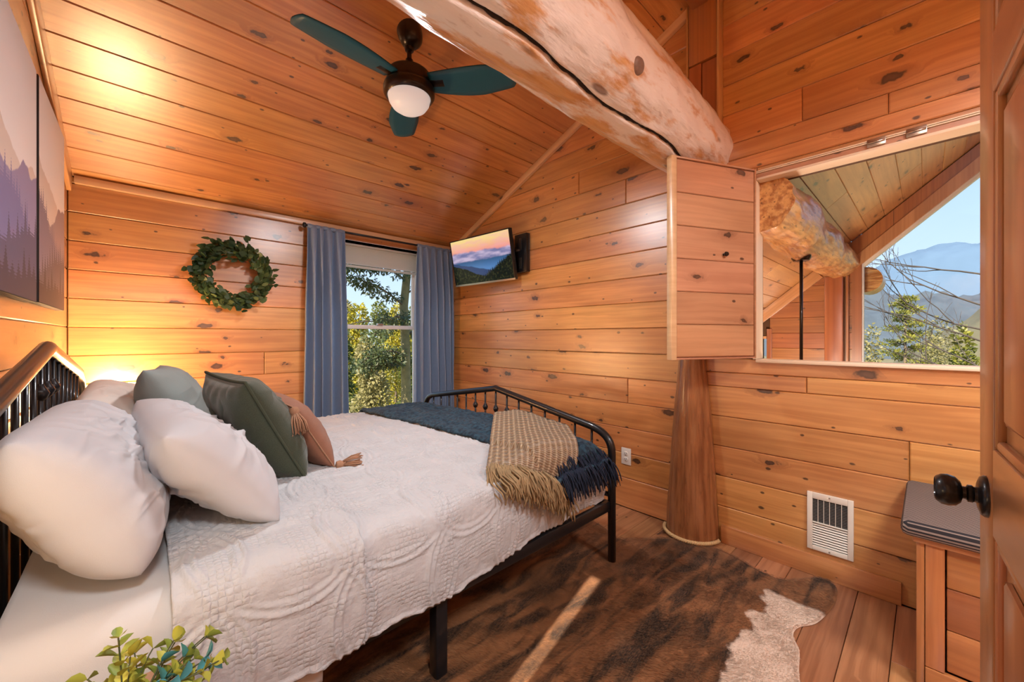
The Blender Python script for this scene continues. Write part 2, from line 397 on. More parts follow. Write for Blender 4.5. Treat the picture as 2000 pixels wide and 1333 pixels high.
def curtain_mat():
    m, nt, bs, out = new_mat('slate_curtain'); N, L = nt.nodes, nt.links
    tc = N.new('ShaderNodeTexCoord'); mp = N.new('ShaderNodeMapping'); mp.inputs['Scale'].default_value = (900, 900, 30); L.new(tc.outputs['Object'], mp.inputs[0])
    nz = N.new('ShaderNodeTexNoise'); nz.inputs['Scale'].default_value = 1; L.new(mp.outputs[0], nz.inputs[0])
    c = mixc(nt, nz.outputs[0], (.125, .19, .31), (.25, .34, .50)); L.new(c, bs.inputs['Base Color'])
    setin(bs, rough=.85, sheen=.3)
    return m
M['curtain'] = curtain_mat()
def stripe_mat():
    m, nt, bs, out = new_mat('ticking_stripe'); N, L = nt.nodes, nt.links
    tc = N.new('ShaderNodeTexCoord'); sep = N.new('ShaderNodeSeparateXYZ'); L.new(tc.outputs['Object'], sep.inputs[0])
    s = math_node(nt, 'SINE', math_node(nt, 'MULTIPLY', math_node(nt, 'SUBTRACT', sep.outputs[0], sep.outputs[2]), 2 * math.pi / .0125))
    c = mixc(nt, maprange(nt, s, -.25, .25, 0, 1), (.016, .014, .018), (.25, .19, .16)); L.new(c, bs.inputs['Base Color'])
    setin(bs, rough=.9)
    return m
M['stripe'] = stripe_mat()

def hide_mat():
    m, nt, bs, out = new_mat('brindle_cowhide'); N, L = nt.nodes, nt.links
    tc = N.new('ShaderNodeTexCoord'); P = tc.outputs['Object']
    def nz(scale, sc=(1, 1, 1), det=4, rot=0, dist=0.0):
        mp = N.new('ShaderNodeMapping'); mp.inputs['Scale'].default_value = sc; mp.inputs['Rotation'].default_value = (0, 0, rot); L.new(P, mp.inputs[0])
        n = N.new('ShaderNodeTexNoise'); n.inputs['Scale'].default_value = scale; n.inputs['Detail'].default_value = det; n.inputs['Distortion'].default_value = dist; L.new(mp.outputs[0], n.inputs[0]); return n.outputs[0]
    st = nz(1, (3.2, 13, 1), 5, R(-28), .9)
    fine = nz(1, (60, 220, 1), 3, R(-34))
    c = mixc(nt, maprange(nt, st, .36, .62, 0, 1), (.018, .009, .005), (.30, .125, .046))
    c = mixc(nt, maprange(nt, nz(2.6, det=3), .45, .75, 0, .8), c, (.030, .015, .009))
    c = mixc(nt, maprange(nt, fine, .35, .7, 0, .45), c, (.24, .115, .050))
    # white flank patch: region x<2.2, near the edge, with ragged border
    sep = N.new('ShaderNodeSeparateXYZ'); L.new(P, sep.inputs[0])
    rag = math_node(nt, 'MULTIPLY', math_node(nt, 'SUBTRACT', nz(7, det=5), .5), .55)
    # signed distance to line through (2.14,.55) .. (1.50,.42): patch lies below it
    ln = math_node(nt, 'ADD', math_node(nt, 'SUBTRACT', math_node(nt, 'ADD', math_node(nt, 'MULTIPLY', sep.outputs[0], .06), .40), sep.outputs[1]), math_node(nt, 'MULTIPLY', rag, .45))
    xr = math_node(nt, 'SUBTRACT', math_node(nt, 'ADD', 2.13, math_node(nt, 'MULTIPLY', rag, .3)), sep.outputs[0])
    pf = math_node(nt, 'MULTIPLY', maprange(nt, ln, -.012, .012, 0, 1), maprange(nt, xr, -.02, .02, 0, 1))
    wc = mixc(nt, fine, (.64, .49, .38), (.84, .72, .60))
    L.new(mixc(nt, pf, c, wc), bs.inputs['Base Color'])
    setin(bs, rough=.75, sheen=.15, spec=.3)
    return m
M['hide'] = hide_mat()

def ridge_layer(nt, x, y, base, amp, freq, seed, soft=.006, slope=0.0, trees=0.0, tfreq=40):
    """returns mask = 1 below a ridge line y = base + amp*noise(x)"""
    N, L = nt.nodes, nt.links
    cb = N.new('ShaderNodeCombineXYZ'); L.new(math_node(nt, 'MULTIPLY', x, freq), cb.inputs[0]); cb.inputs[1].default_value = seed
    n = N.new('ShaderNodeTexNoise'); n.inputs['Scale'].default_value = 1; n.inputs['Detail'].default_value = 5; L.new(cb.outputs[0], n.inputs[0])
    h = math_node(nt, 'ADD', math_node(nt, 'MULTIPLY', math_node(nt, 'SUBTRACT', n.outputs[0], .5), amp), base)
    if slope: h = math_node(nt, 'ADD', h, math_node(nt, 'MULTIPLY', x, slope))
    if trees:
        t = math_node(nt, 'PINGPONG', math_node(nt, 'MULTIPLY', x, tfreq), .5)
        cb2 = N.new('ShaderNodeCombineXYZ'); L.new(math_node(nt, 'FLOOR', math_node(nt, 'MULTIPLY', x, tfreq)), cb2.inputs[0]); cb2.inputs[1].default_value = seed
        wn_ = N.new('ShaderNodeTexWhiteNoise'); L.new(cb2.outputs[0], wn_.inputs[0])
        zig = math_node(nt, 'MULTIPLY', math_node(nt, 'PINGPONG', math_node(nt, 'MULTIPLY', y, 90), .5), .05)
        sp = math_node(nt, 'MULTIPLY', math_node(nt, 'MULTIPLY', math_node(nt, 'POWER', math_node(nt, 'MULTIPLY', t, 2), 1.6), wn_.outputs[0]), trees)
        h = math_node(nt, 'ADD', h, math_node(nt, 'SUBTRACT', sp, zig))
    d = math_node(nt, 'SUBTRACT', h, y)
    return maprange(nt, d, -soft, soft, 0, 1)
def canvas_mat(name, seed, tint=(1, 1, 1)):
    m, nt, bs, out = new_mat(name); N, L = nt.nodes, nt.links
    tc = N.new('ShaderNodeTexCoord'); sep = N.new('ShaderNodeSeparateXYZ'); L.new(tc.outputs['Object'], sep.inputs[0])
    x, y = sep.outputs[0], sep.outputs[1]        # local metres: x along wall, y up (centre 0)
    c = mixc(nt, maprange(nt, y, -.1, .45, 0, 1), (.86, .76, .72), (.80, .80, .84))
    for base, amp, fr, sl, colr, tr, tf in ((.06, .34, 2.6, -.25, (.66, .53, .46), 0, 1), (-.03, .30, 3.0, .20, (.36, .25, .25), 0, 1), (-.13, .22, 3.6, -.35, (.26, .19, .23), .10, 26), (-.25, .14, 3.0, .2, (.17, .115, .12), .12, 17), (-.36, .10, 3.5, 0, (.12, .066, .056), .14, 12)):
        if base < 0: colr = tuple(v * t_ for v, t_ in zip(colr, tint))
        mk = ridge_layer(nt, x, y, base, amp, fr, seed + base * 31, .004, sl, tr, tf)
        lay = mixc(nt, maprange(nt, y, base - .35, base + .1, 0, 1), tuple(min(1, v * 1.25) for v in colr), colr)
        c = mixc(nt, mk, c, lay)
    L.new(c, bs.inputs['Base Color']); setin(bs, rough=.75)
    return m
M['canvas1'] = canvas_mat('canvas_print_a', 3.7, (.85, 1.0, 1.55)); M['canvas2'] = canvas_mat('canvas_print_b', 9.2)
M['canvas_edge'] = plain('canvas_edge', (.025, .018, .016), .7)
def screen_mat():
    m, nt, bs, out = new_mat('tv_screen_picture'); N, L = nt.nodes, nt.links
    tc = N.new('ShaderNodeTexCoord'); sep = N.new('ShaderNodeSeparateXYZ'); L.new(tc.outputs['Object'], sep.inputs[0])
    x, y = sep.outputs[0], sep.outputs[1]
    c = mixc(nt, maprange(nt, y, .06, .22, 0, 1), (.85, .30, .26), (.90, .68, .26))
    cb = N.new('ShaderNodeCombineXYZ'); L.new(math_node(nt, 'MULTIPLY', x, 5), cb.inputs[0]); L.new(math_node(nt, 'MULTIPLY', y, 22), cb.inputs[1])
    cl = N.new('ShaderNodeTexNoise'); cl.inputs['Scale'].default_value = 1; cl.inputs['Detail'].default_value = 5; L.new(cb.outputs[0], cl.inputs[0])
    c = mixc(nt, maprange(nt, cl.outputs[0], .42, .62, 0, .45), c, (.85, .38, .42))
    cloud = mixc(nt, maprange(nt, cl.outputs[0], .35, .65, 0, 1), (.16, .17, .34), (.55, .45, .62))
    c = mixc(nt, ridge_layer(nt, x, y, .085, .10, 6, 1.0, .012, -.03), c, cloud)
    deep = mixc(nt, maprange(nt, y, -.12, .03, 0, 1), (.10, .24, .52), (.03, .085, .19))
    c = mixc(nt, ridge_layer(nt, x, y, .005, .05, 5, 2.0, .01), c, deep)
    c = mixc(nt, ridge_layer(nt, x, y, -.08, .06, 6, 5.0, .006, -.22), c, (.035, .06, .15))
    f = N.new('ShaderNodeTexNoise'); f.inputs['Scale'].default_value = 45; f.inputs['Detail'].default_value = 4; L.new(tc.outputs['Object'], f.inputs[0])
    forest = mixc(nt, maprange(nt, f.outputs[0], .45, .75, 0, 1), (.006, .009, .006), (.05, .052, .018))
    c = mixc(nt, ridge_layer(nt, x, y, -.145, .05, 7, 8.0, .004, -.34), c, forest)
    c = mixc(nt, ridge_layer(nt, x, y, -.155, .05, 7, 12.0, .004, .46, .03, 40), c, forest)
    em = N.new('ShaderNodeEmission'); L.new(c, em.inputs[0]); em.inputs[1].default_value = .95
    gl = N.new('ShaderNodeBsdfGlossy'); gl.inputs['Roughness'].default_value = .15; gl.inputs['Color'].default_value = (.04, .04, .04, 1)
    ad = N.new('ShaderNodeAddShader'); L.new(em.outputs[0], ad.inputs[0]); L.new(gl.outputs[0], ad.inputs[1]); L.new(ad.outputs[0], out.inputs[0])
    return m
M['screen'] = screen_mat()
def leaf_mat(name, a, b, trans=.25, rough=.5):
    m, nt, bs, out = new_mat(name); N, L = nt.nodes, nt.links
    tc = N.new('ShaderNodeTexCoord'); nz = N.new('ShaderNodeTexNoise'); nz.inputs['Scale'].default_value = 3.0; nz.inputs['Detail'].default_value = 6; L.new(tc.outputs['Object'], nz.inputs[0])
    oi = N.new('ShaderNodeObjectInfo')
    c = mixc(nt, maprange(nt, math_node(nt, 'ADD', math_node(nt, 'MULTIPLY', nz.outputs[0], .8), math_node(nt, 'MULTIPLY', oi.outputs['Random'], .25)), .3, .75, 0, 1), a, b)
    L.new(c, bs.inputs['Base Color']); setin(bs, rough=rough)
    tl = N.new('ShaderNodeBsdfTranslucent'); L.new(c, tl.inputs[0]); mx = N.new('ShaderNodeMixShader'); mx.inputs[0].default_value = trans
    L.new(bs.outputs[0], mx.inputs[1]); L.new(tl.outputs[0], mx.inputs[2]); L.new(mx.outputs[0], out.inputs[0])
    return m
M['leaf_wreath'] = leaf_mat('wreath_leaf', (.022, .058, .022), (.15, .22, .06), .12)
M['leaf_plant'] = leaf_mat('plant_leaf', (.13, .21, .04), (.58, .54, .08), .15)
M['leaf_plant_teal'] = leaf_mat('plant_leaf_teal', (.06, .24, .26), (.10, .36, .42), .1)
M['leaf_pine'] = leaf_mat('leaf_sunlit_pine', (.06, .085, .014), (.30, .29, .04), .3)  # sunlit tips put into a brighter leaf colour
M['leaf_yellow'] = leaf_mat('leaf_yellow_green', (.20, .21, .02), (.62, .50, .04), .3)
M['leaf_green'] = leaf_mat('leaf_mid_green', (.045, .085, .014), (.20, .22, .035), .3)
M['leaf_dark'] = leaf_mat('leaf_dark_green', (.028, .055, .020), (.11, .14, .045), .25)
M['leaf_brush'] = leaf_mat('leaf_dry_brush', (.16, .15, .05), (.36, .32, .13), .3)
M['bark'] = plain('bark', (.16, .12, .08), .9, var=.5, bscale=9, bump=.6)
M['bark_lit'] = plain('bark_sunlit_olive', (.24, .20, .09), .9, var=.5, bscale=8, bump=.6)  # lighter copy of the bark, sunlight put into its colour
M['twig'] = plain('twig', (.07, .055, .045), .9)
M['ground'] = plain('ground_litter', (.26, .23, .09), .95, var=.5, bscale=1.2)
M['mountain_far'] = plain('far_forest_haze', (.10, .165, .245), .95, var=.12, bscale=.02)  # blue distance haze put into the base colour
M['mountain_mid'] = plain('mid_forest_haze', (.068, .090, .112), .95, var=.35, bscale=.09)  # forest tone with grey-blue distance haze mixed into the colour
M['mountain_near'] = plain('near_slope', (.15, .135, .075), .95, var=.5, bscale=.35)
M['lampglow'] = plain('bulb', (1, .9, .7), .5, emis=(1, .72, .40), emis_s=6)

M['lampglow2'] = plain('diffuser_glow', (1, 1, 1), .5, emis=(1, .92, .82), emis_s=3)

# ------------------------------------------------------------------ plank builder
def clip_poly(poly, a, b, c):
    """keep a*s+b*t<=c"""
    out = []
    for i in range(len(poly)):
        p, q = poly[i], poly[(i + 1) % len(poly)]
        dp, dq = a * p[0] + b * p[1] - c, a * q[0] + b * q[1] - c
        if dp <= 0: out.append(p)
        if (dp < 0 < dq) or (dq < 0 < dp):
            t = dp / (dp - dq); out.append((p[0] + t * (q[0] - p[0]), p[1] + t * (q[1] - p[1])))
    return out
def inset_poly(poly, c):
    n = len(poly); out = list(poly)
    area = sum(poly[i][0] * poly[(i + 1) % n][1] - poly[(i + 1) % n][0] * poly[i][1] for i in range(n)) / 2
    lines = []
    for i in range(n):
        p, q = poly[i], poly[(i + 1) % n]; dx, dy = q[0] - p[0], q[1] - p[1]; l = math.hypot(dx, dy)
        if l < 1e-7: return None
        nx, ny = (-dy / l, dx / l) if area > 0 else (dy / l, -dx / l)
        lines.append((nx, ny, nx * p[0] + ny * p[1] + c))
    res = []
    for i in range(n):
        a1, b1, c1 = lines[i - 1]; a2, b2, c2 = lines[i]; det = a1 * b2 - a2 * b1
        if abs(det) < 1e-9: return None
        res.append(((c1 * b2 - c2 * b1) / det, (a1 * c2 - a2 * c1) / det))
    return res
def plank(parent, fr, poly, th, ch, mat, name='board'):
    """poly in (s,t) of frame fr; front face at local z=0, back at -th; bevelled front edge"""
    pp = []
    for p in poly:
        if not pp or math.hypot(p[0] - pp[-1][0], p[1] - pp[-1][1]) > 1e-4: pp.append(p)
    if len(pp) > 2 and math.hypot(pp[0][0] - pp[-1][0], pp[0][1] - pp[-1][1]) < 1e-4: pp.pop()
    if len(pp) < 3: return None
    s0 = sum(p[0] for p in pp) / len(pp); t0 = sum(p[1] for p in pp) / len(pp)
    pp = [(p[0] - s0, p[1] - t0) for p in pp]
    smin = min(p[0] for p in pp); smax = max(p[0] for p in pp); tmin = min(p[1] for p in pp); tmax = max(p[1] for p in pp)
    if smax - smin < .012 or tmax - tmin < .012: return None
    ins = inset_poly(pp, ch)
    if ins is None or any(not (smin <= q[0] <= smax and tmin <= q[1] <= tmax) for q in ins): ins = [(p[0] * .96, p[1] * .9) for p in pp]
    g = inset_poly(pp, .0009) or pp
    n = len(pp)
    V = [(p[0], p[1], -th) for p in g] + [(p[0], p[1], -ch) for p in g] + [(p[0], p[1], 0) for p in ins]
    area = sum(pp[i][0] * pp[(i + 1) % n][1] - pp[(i + 1) % n][0] * pp[i][1] for i in range(n))
    Fc = []
    for r in (0, 1):
        for i in range(n):
            j = (i + 1) % n; Fc.append((r * n + i, r * n + j, (r + 1) * n + j, (r + 1) * n + i))
    Fc.append(tuple(2 * n + i for i in range(n)))
    if area < 0: Fc = [tuple(reversed(f)) for f in Fc]
    jit = random.uniform(-.0006, .0006)
    m4 = fr @ Matrix.Translation((s0, t0, jit))
    return mesh_obj(name, V, Fc, mat, parent, mat4=m4)
def structure(name, V, Fc, mat, label, cat='wall'):
    o = mesh_obj(name, V, Fc, mat); tag(o, label, cat, kind='structure'); return o
def slab(name, x0, x1, y0, y1, z0, z1, mat, label, cat='wall'):
    o = box(name, x0, x1, y0, y1, z0, z1, mat); tag(o, label, cat, kind='structure'); return o
TH, CH = .018, .0055

# ------------------------------------------------------------------ TV / opening wall (x = W)
OP_Y0, OP_Y1, OP_Z0, OP_Z1 = -.78, .65, 1.080, 2.072
FR_T = frame((W, 0, 0), (0, -1, 0), (0, 0, 1), (-1, 0, 0))     # s=-y, t=z
def prism_x(poly_yz, x0, x1):
    n = len(poly_yz)
    V = [(x0, y, z) for y, z in poly_yz] + [(x1, y, z) for y, z in poly_yz]
    Fc = [tuple(range(n)), tuple(reversed(range(n, 2 * n)))] + [(i, i + n, (i + 1) % n + n, (i + 1) % n) for i in range(n)]
    return V, Fc
def multi_prism(polys, x0, x1):
    V, Fc = [], []
    for p in polys:
        v, f = prism_x(p, x0, x1); o = len(V); V += v; Fc += [tuple(i + o for i in g) for g in f]
    return V, Fc
xb0, xb1 = W + TH, W + .12
V, Fc = multi_prism([[(D + .1, 0), (OP_Y1, 0), (OP_Y1, ceil_z(OP_Y1)), (RY, RZ), (D + .1, ceil_z(D + .1))],
                     [(OP_Y1, 0), (OP_Y0, 0), (OP_Y0, OP_Z0), (OP_Y1, OP_Z0)],
                     [(OP_Y1, OP_Z1), (OP_Y0, OP_Z1), (OP_Y0, ceil_z(OP_Y0)), (OP_Y1, ceil_z(OP_Y1))],
                     [(OP_Y0, 0), (YF - .1, 0), (YF - .1, ceil_z(YF - .1)), (OP_Y0, ceil_z(OP_Y0))]], xb0, xb1)
wall_right = structure('wall_right', V, Fc, M['backing'], 'knotty pine board wall with the television and the loft opening')
seams = [0.0, B0 + BH] + [B0 + BH * k for k in range(2, 20)]
joints = {4: [1.445], 13: [1.87], 12: [1.46]}
right_joints = {3: [.056], 5: [.427], 13: [.445], 12: [.123]}
for k in range(len(seams) - 1):
    z0, z1 = seams[k], seams[k + 1]
    if z0 > RZ: break
    def row(ya, yb, za, zb):
        """board from y=ya (large) down to y=yb"""
        poly = [(-ya, za), (-yb, za), (-yb, zb), (-ya, zb)]
        poly = clip_poly(poly, -CM, 1, CZ)          # z <= CZ - CM*y ; s=-y -> t - CM*s <= CZ
        poly = clip_poly([(p[0], p[1]) for p in poly], CM, 1, RZ - CM * RY + 0) if False else poly
        # second slope: z <= RZ - CM*(RY-y) = RZ-CM*RY - CM*s
        poly = clip_poly(poly, CM, 1, RZ - CM * RY) if poly else poly
        if len(poly) >= 3: plank(wall_right, FR_T, poly, TH, CH, M['pine'])
    # clip_poly first call keeps t + (-CM)*s <= CZ  (z + CM*y <= CZ)
    def segs(ya, yb, js):
        e = [ya] + sorted([j for j in js if yb + .05 < j < ya - .05], reverse=True) + [yb]
        return list(zip(e[:-1], e[1:]))
    MID = .97 if k in () else None
    left = (D, .97); right = (.97, YF)
    for a, b in segs(*left, joints.get(k, [])): row(a, b, z0, z1)
    lo, hi = max(z0, OP_Z0), min(z1, OP_Z1)
    sub = [(z0, z1)]
    if abs(z0 - (B0 + 5 * BH)) < .01: sub = [(z0, .996), (.996, OP_Z0)]
    if abs(z1 - (B0 + 13 * BH)) < .01: sub = [(z0, 2.225), (2.225, z1)]
    for za, zb in sub:
        if zb <= OP_Z0 + .02 or za >= OP_Z1 - .001:
            if zb > OP_Z0 and za < OP_Z0: zb = OP_Z0
            js = right_joints.get(k, []) if not ((k == 5 and za > .99) or (k == 12 and za < 2.2)) else []
            for a, b in segs(*right, js): row(a, b, za, zb)
        else:
            row(.97, OP_Y1, za, zb); row(OP_Y0, YF, za, zb)
            if za < OP_Z0 - .01: row(OP_Y1, OP_Y0, za, OP_Z0)
            if zb > OP_Z1 + .01: row(OP_Y1, OP_Y0, OP_Z1, min(zb, 2.225) if False else zb)

# ------------------------------------------------------------------ window wall (y = D)
WX0, WX1, WZ0, WZ1 = 1.226, 2.070, .36, 2.085
FR_W = frame((0, D, 0), (1, 0, 0), (0, 0, 1), (0, -1, 0))
HW = ceil_z(D)
bm = bmesh.new()
for (a, b, c, d) in ((-B - .1, WX0, 0, HW + .1), (WX1, W + .12, 0, HW + .1), (WX0, WX1, 0, WZ0), (WX0, WX1, WZ1, HW + .1)): bm_box(bm, a, b, D + TH, D + .13, c, d)
wall_back = from_bm('wall_back', bm, M['backing']); tag(wall_back, 'knotty pine board wall with the curtained window and the wreath', 'wall', kind='structure')
wj = {2: [.55], 3: [.2], 4: [.86], 5: [.25], 6: [.7], 7: [.35], 8: [.62], 9: [.95], 1: [.4]}
for k in range(len(seams) - 1):
    z0, z1 = seams[k], min(seams[k + 1], HW)
    if z1 - z0 < .02: break
    def rw(a, b, za, zb): plank(wall_back, FR_W, [(a, za), (b, za), (b, zb), (a, zb)], TH, CH, M['pine'])
    js = [.69] if k == 5 else []
    if z1 <= WZ0 or z0 >= WZ1: rw(-B, W, z0, z1)
    else:
        e = [-B] + js + [WX0]
        for a, b in zip(e[:-1], e[1:]): rw(a, b, z0, z1)
        rw(WX1, W, z0, z1)
        if z0 < WZ0 - .02: rw(WX0, WX1, z0, WZ0)
        if z1 > WZ1 + .02: rw(WX0, WX1, WZ1, z1)

# ------------------------------------------------------------------ headboard wall (x = -B), with a side window near the door
SX_Y0, SX_Y1, SX_Z0, SX_Z1 = .36, 1.00, .60, 1.70
FR_H = frame((-B, 0, 0), (0, 1, 0), (0, 0, 1), (1, 0, 0))
V, Fc = multi_prism([[(D + .1, 0), (SX_Y1, 0), (SX_Y1, ceil_z(SX_Y1)), (D + .1, ceil_z(D + .1))],
                     [(SX_Y1, 0), (SX_Y0, 0), (SX_Y0, SX_Z0), (SX_Y1, SX_Z0)],
                     [(SX_Y1, SX_Z1), (SX_Y0, SX_Z1), (SX_Y0, ceil_z(SX_Y0)), (RY, RZ), (SX_Y1, ceil_z(SX_Y1))],
                     [(SX_Y0, 0), (YF - .1, 0), (YF - .1, ceil_z(YF - .1)), (SX_Y0, ceil_z(SX_Y0))]], -B - .12, -B - TH)
wall_left = structure('wall_left', V, Fc, M['backing'], 'knotty pine board wall behind the headboard and the canvases')
for k in range(len(seams) - 1):
    z0, z1 = seams[k], seams[k + 1]
    def rh(a, b, za, zb):
        poly = [(a, za), (b, za), (b, zb), (a, zb)]
        poly = clip_poly(poly, CM, 1, CZ)
        poly = clip_poly(poly, -CM, 1, RZ - CM * RY) if poly else poly
        if len(poly) >= 3: plank(wall_left, FR_H, poly, TH, CH, M['pine'])
    if z1 <= SX_Z0 or z0 >= SX_Z1: rh(YF, 1.6, z0, z1)
    else:
        rh(YF, SX_Y0, z0, z1); rh(SX_Y1, 1.6, z0, z1)
        if z0 < SX_Z0 - .02: rh(SX_Y0, SX_Y1, z0, SX_Z0)
        if z1 > SX_Z1 + .02: rh(SX_Y0, SX_Y1, SX_Z1, z1)
    rh(1.6, D, z0, z1)

# ------------------------------------------------------------------ walls behind the camera
wall_front = slab('wall_front', -B, W + .12, YF - .12, YF, 0, ceil_z(YF), M['pine'], 'plain wall behind the camera')

# ------------------------------------------------------------------ ceiling (two slopes)
al = math.atan(CM); ca, sa = math.cos(al), math.sin(al)
V, Fc = prism_x([(D + .12, CZ - CM * (D + .12) + TH + .004), (RY, RZ + TH + .004), (RY, RZ + .12), (D + .12, CZ - CM * (D + .12) + .12)], -B - .12, W + .12)
ceiling = structure('ceiling', V, Fc, M['backing'], 'sloping knotty pine ceiling above the bed', 'ceiling')
FR_C = frame((0, D, CZ - CM * D), (1, 0, 0), (0, -ca, sa), (0, -sa, -ca))
ys = [D] + [3.504 - .167 * k for k in range(0, 16)]
ys = [y for y in ys if y > RY + .03] + [RY]
cj = {1: [.9], 2: [], 3: [1.7], 4: [.5], 5: [], 6: [1.2], 7: [], 8: [1.9], 9: [.3], 10: [], 11: [1.1], 12: [.6], 13: [1.5], 14: []}
for k in range(len(ys) - 1):
    t0, t1 = (D - ys[k]) / ca, (D - ys[k + 1]) / ca
    e = [-B] + (cj.get(k, []) if k in (13,) else []) + [W]
    for a, b in zip(e[:-1], e[1:]): plank(ceiling, FR_C, [(a, t0), (b, t0), (b, t1), (a, t1)], TH, CH * .9, M['pine_ceiling'])
V, Fc = prism_x([(RY, RZ + TH + .004), (YF - .12, ceil_z(YF - .12) + TH + .004), (YF - .12, ceil_z(YF - .12) + .12), (RY, RZ + .12)], -B - .12, W + .12)
ceiling2 = structure('ceiling_slope', V, Fc, M['backing'], 'ceiling slope over the door and the bench, beyond the ridge', 'ceiling')
FR_C2 = frame((0, RY, RZ), (1, 0, 0), (0, -ca, -sa), (0, sa, -ca))
k = 0; t = 0; tend = (RY - YF) / ca
while t < tend - .01:
    t1 = min(t + .181, tend); plank(ceiling2, FR_C2, [(-B, t), (W, t), (W, t1), (-B, t1)], TH, CH, M['pine_ceiling']); t = t1

# ------------------------------------------------------------------ trims
def trim(idx, pts, sx, up, mat, label):
    a, b = Vector(pts[0]), Vector(pts[1]); ex = (b - a).normalized(); upv = Vector(up); en = ex.cross(upv).normalized(); ey = en.cross(ex)
    o = obox('trim_%d' % idx, frame((a + b) / 2, ex, ey, en), (b - a).length, sx[0], sx[1], mat, bev=.004)
    tag(o, label, 'trim', kind='structure'); return o
off = .03
trim(1, ((W - .016, D - .03, ceil_z(D - .03) - off), (W - .016, RY + .0, RZ - off)), (.055, .030), (0, ca, sa) if False else (0, sa, ca), M['pine_pale'], 'pale raked trim where the ceiling meets the television wall')
trim(2, ((-B + .012, D - .03, ceil_z(D - .03) - .062), (-B + .012, 1.0, ceil_z(1.0) - .062)), (.118, .022), (0, sa, ca), M['pine_trim'], 'raked trim where the ceiling meets the headboard wall')
trim(3, ((-B + .03, D - .018, HW - .022), (W - .03, D - .018, HW - .026)), (.046, .034), (0, 0, 1), M['pine_pale'], 'thin crown strip along the top of the window wall')
trim(4, ((W - .010, D - .012, 0), (W - .010, D - .012, HW - .04)), (.022, .022), (1, 0, 0), M['pine_trim'], 'slim upright corner strip beside the curtain')
trim(5, ((W - .009, .83, .052), (W - .009, .08, .052)), (.104, .018), (0, 0, 1), M['pine'], 'pine baseboard below the wall vent')
trim(6, ((-B, RY, RZ - .05), (W - .06, RY, RZ - .05)), (.10, .09), (0, 0, 1), M['pine_dark'], 'ridge board along the ceiling peak')
# opening lining: sill, head, jambs
trim(7, ((W + .045, OP_Y1 + .0, OP_Z0 - .008), (W + .045, OP_Y0, OP_Z0 - .008)), (.018, .14), (0, 0, 1), M['cut_edge'], 'sill board of the loft opening')
trim(8, ((W + .040, OP_Y1, OP_Z1 + .005), (W + .040, OP_Y0, OP_Z1 + .005)), (.014, .10), (0, 0, 1), M['cut_edge'], 'head board of the loft opening')
trim(9, ((W + .05, OP_Y1 + .008, OP_Z0), (W + .05, OP_Y1 + .008, OP_Z1)), (.018, .13), (0, 1, 0), M['cut_edge'], 'side jamb of the loft opening behind the shutter')

# ------------------------------------------------------------------ floor
floor = slab('floor', -B - .1, W + .12, YF - .12, D + .12, -.12, -.02, M['backing'], 'wide pine plank floor', 'floor')
FR_F = frame((0, 0, 0), (1, 0, 0), (0, 1, 0), (0, 0, 1))
y = .0945 - .131 * 11; k = 0
while y < D:
    y1 = y + .131; a0, a1 = max(y, YF), min(y1, D)
    if a1 - a0 > .02:
        j = -B + .4 + (k * .77) % 2.1
        if k == 11: j = 1.62
        if k == 10: j = 2.02
        e = [-B, j, W] if -B + .3 < j < W - .3 else [-B, W]
        for a, b in zip(e[:-1], e[1:]): plank(floor, FR_F, [(a, a0), (b, a0), (b, a1), (a, a1)], .018, .0022, M['floor'], 'plank')
    y = y1; k += 1

# ------------------------------------------------------------------ log beam, log post, king post
def log_mesh(name, x0, x1, cfun, rfun, mat, parent=None, nx=110, na=56, crack=None, seed=1, bump=.012, cap=None):
    xs = np.linspace(x0, x1, nx); an = np.linspace(0, 2 * np.pi, na, endpoint=False)
    X, A = np.meshgrid(xs, an, indexing='ij')
    P3 = np.stack([X * .9, np.cos(A) * .35, np.sin(A) * .35], -1)
    rr = np.vectorize(rfun)(X) + bump * vnoise(P3, 2.2, seed) + bump * .7 * vnoise(P3 * np.array([1, 1.6, 1.6]), 6.5, seed + 3) + bump * .22 * vnoise(P3, 20, seed + 5)
    if crack:
        ac = crack + .10 * vnoise(np.stack([X * 2.2, X * 0], -1), 1.0, seed + 9) + .03 * vnoise(np.stack([X * 9, X * 0], -1), 1.0, seed + 11)
        dd = (A - ac + np.pi) % (2 * np.pi) - np.pi
        rr = rr - .04 * np.exp(-(dd / .034) ** 2)
    cy_, cz_ = cfun(X)
    P = np.stack([X, cy_ + rr * np.cos(A), cz_ + rr * np.sin(A)], -1)
    if cap: P[..., 2] = np.minimum(P[..., 2], cap(P[..., 1]))
    V = P.reshape(-1, 3); Fc = []
    idx = np.arange(nx * na).reshape(nx, na); i2 = np.roll(idx, -1, 1)
    q = np.stack([idx[:-1], i2[:-1], i2[1:], idx[1:]], -1).reshape(-1, 4)
    o = fast_mesh(name, V, q, mat, parent, smooth=True)
    return o
beam = empty('log_beam', (W, .95, 2.318), 'massive peeled log beam with a long crack crossing under the ridge', 'beam')
bc = lambda X: (.95 - .010 * (W - X) - .95 * 0, 2.318 + .008 * (W - X))
br = lambda x: .183 + .0165 * (W - x)
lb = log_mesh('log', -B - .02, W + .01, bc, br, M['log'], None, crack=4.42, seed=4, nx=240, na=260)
lb.parent = beam; lb.matrix_parent_inverse = Matrix.Translation((-W, -.95, -2.318))
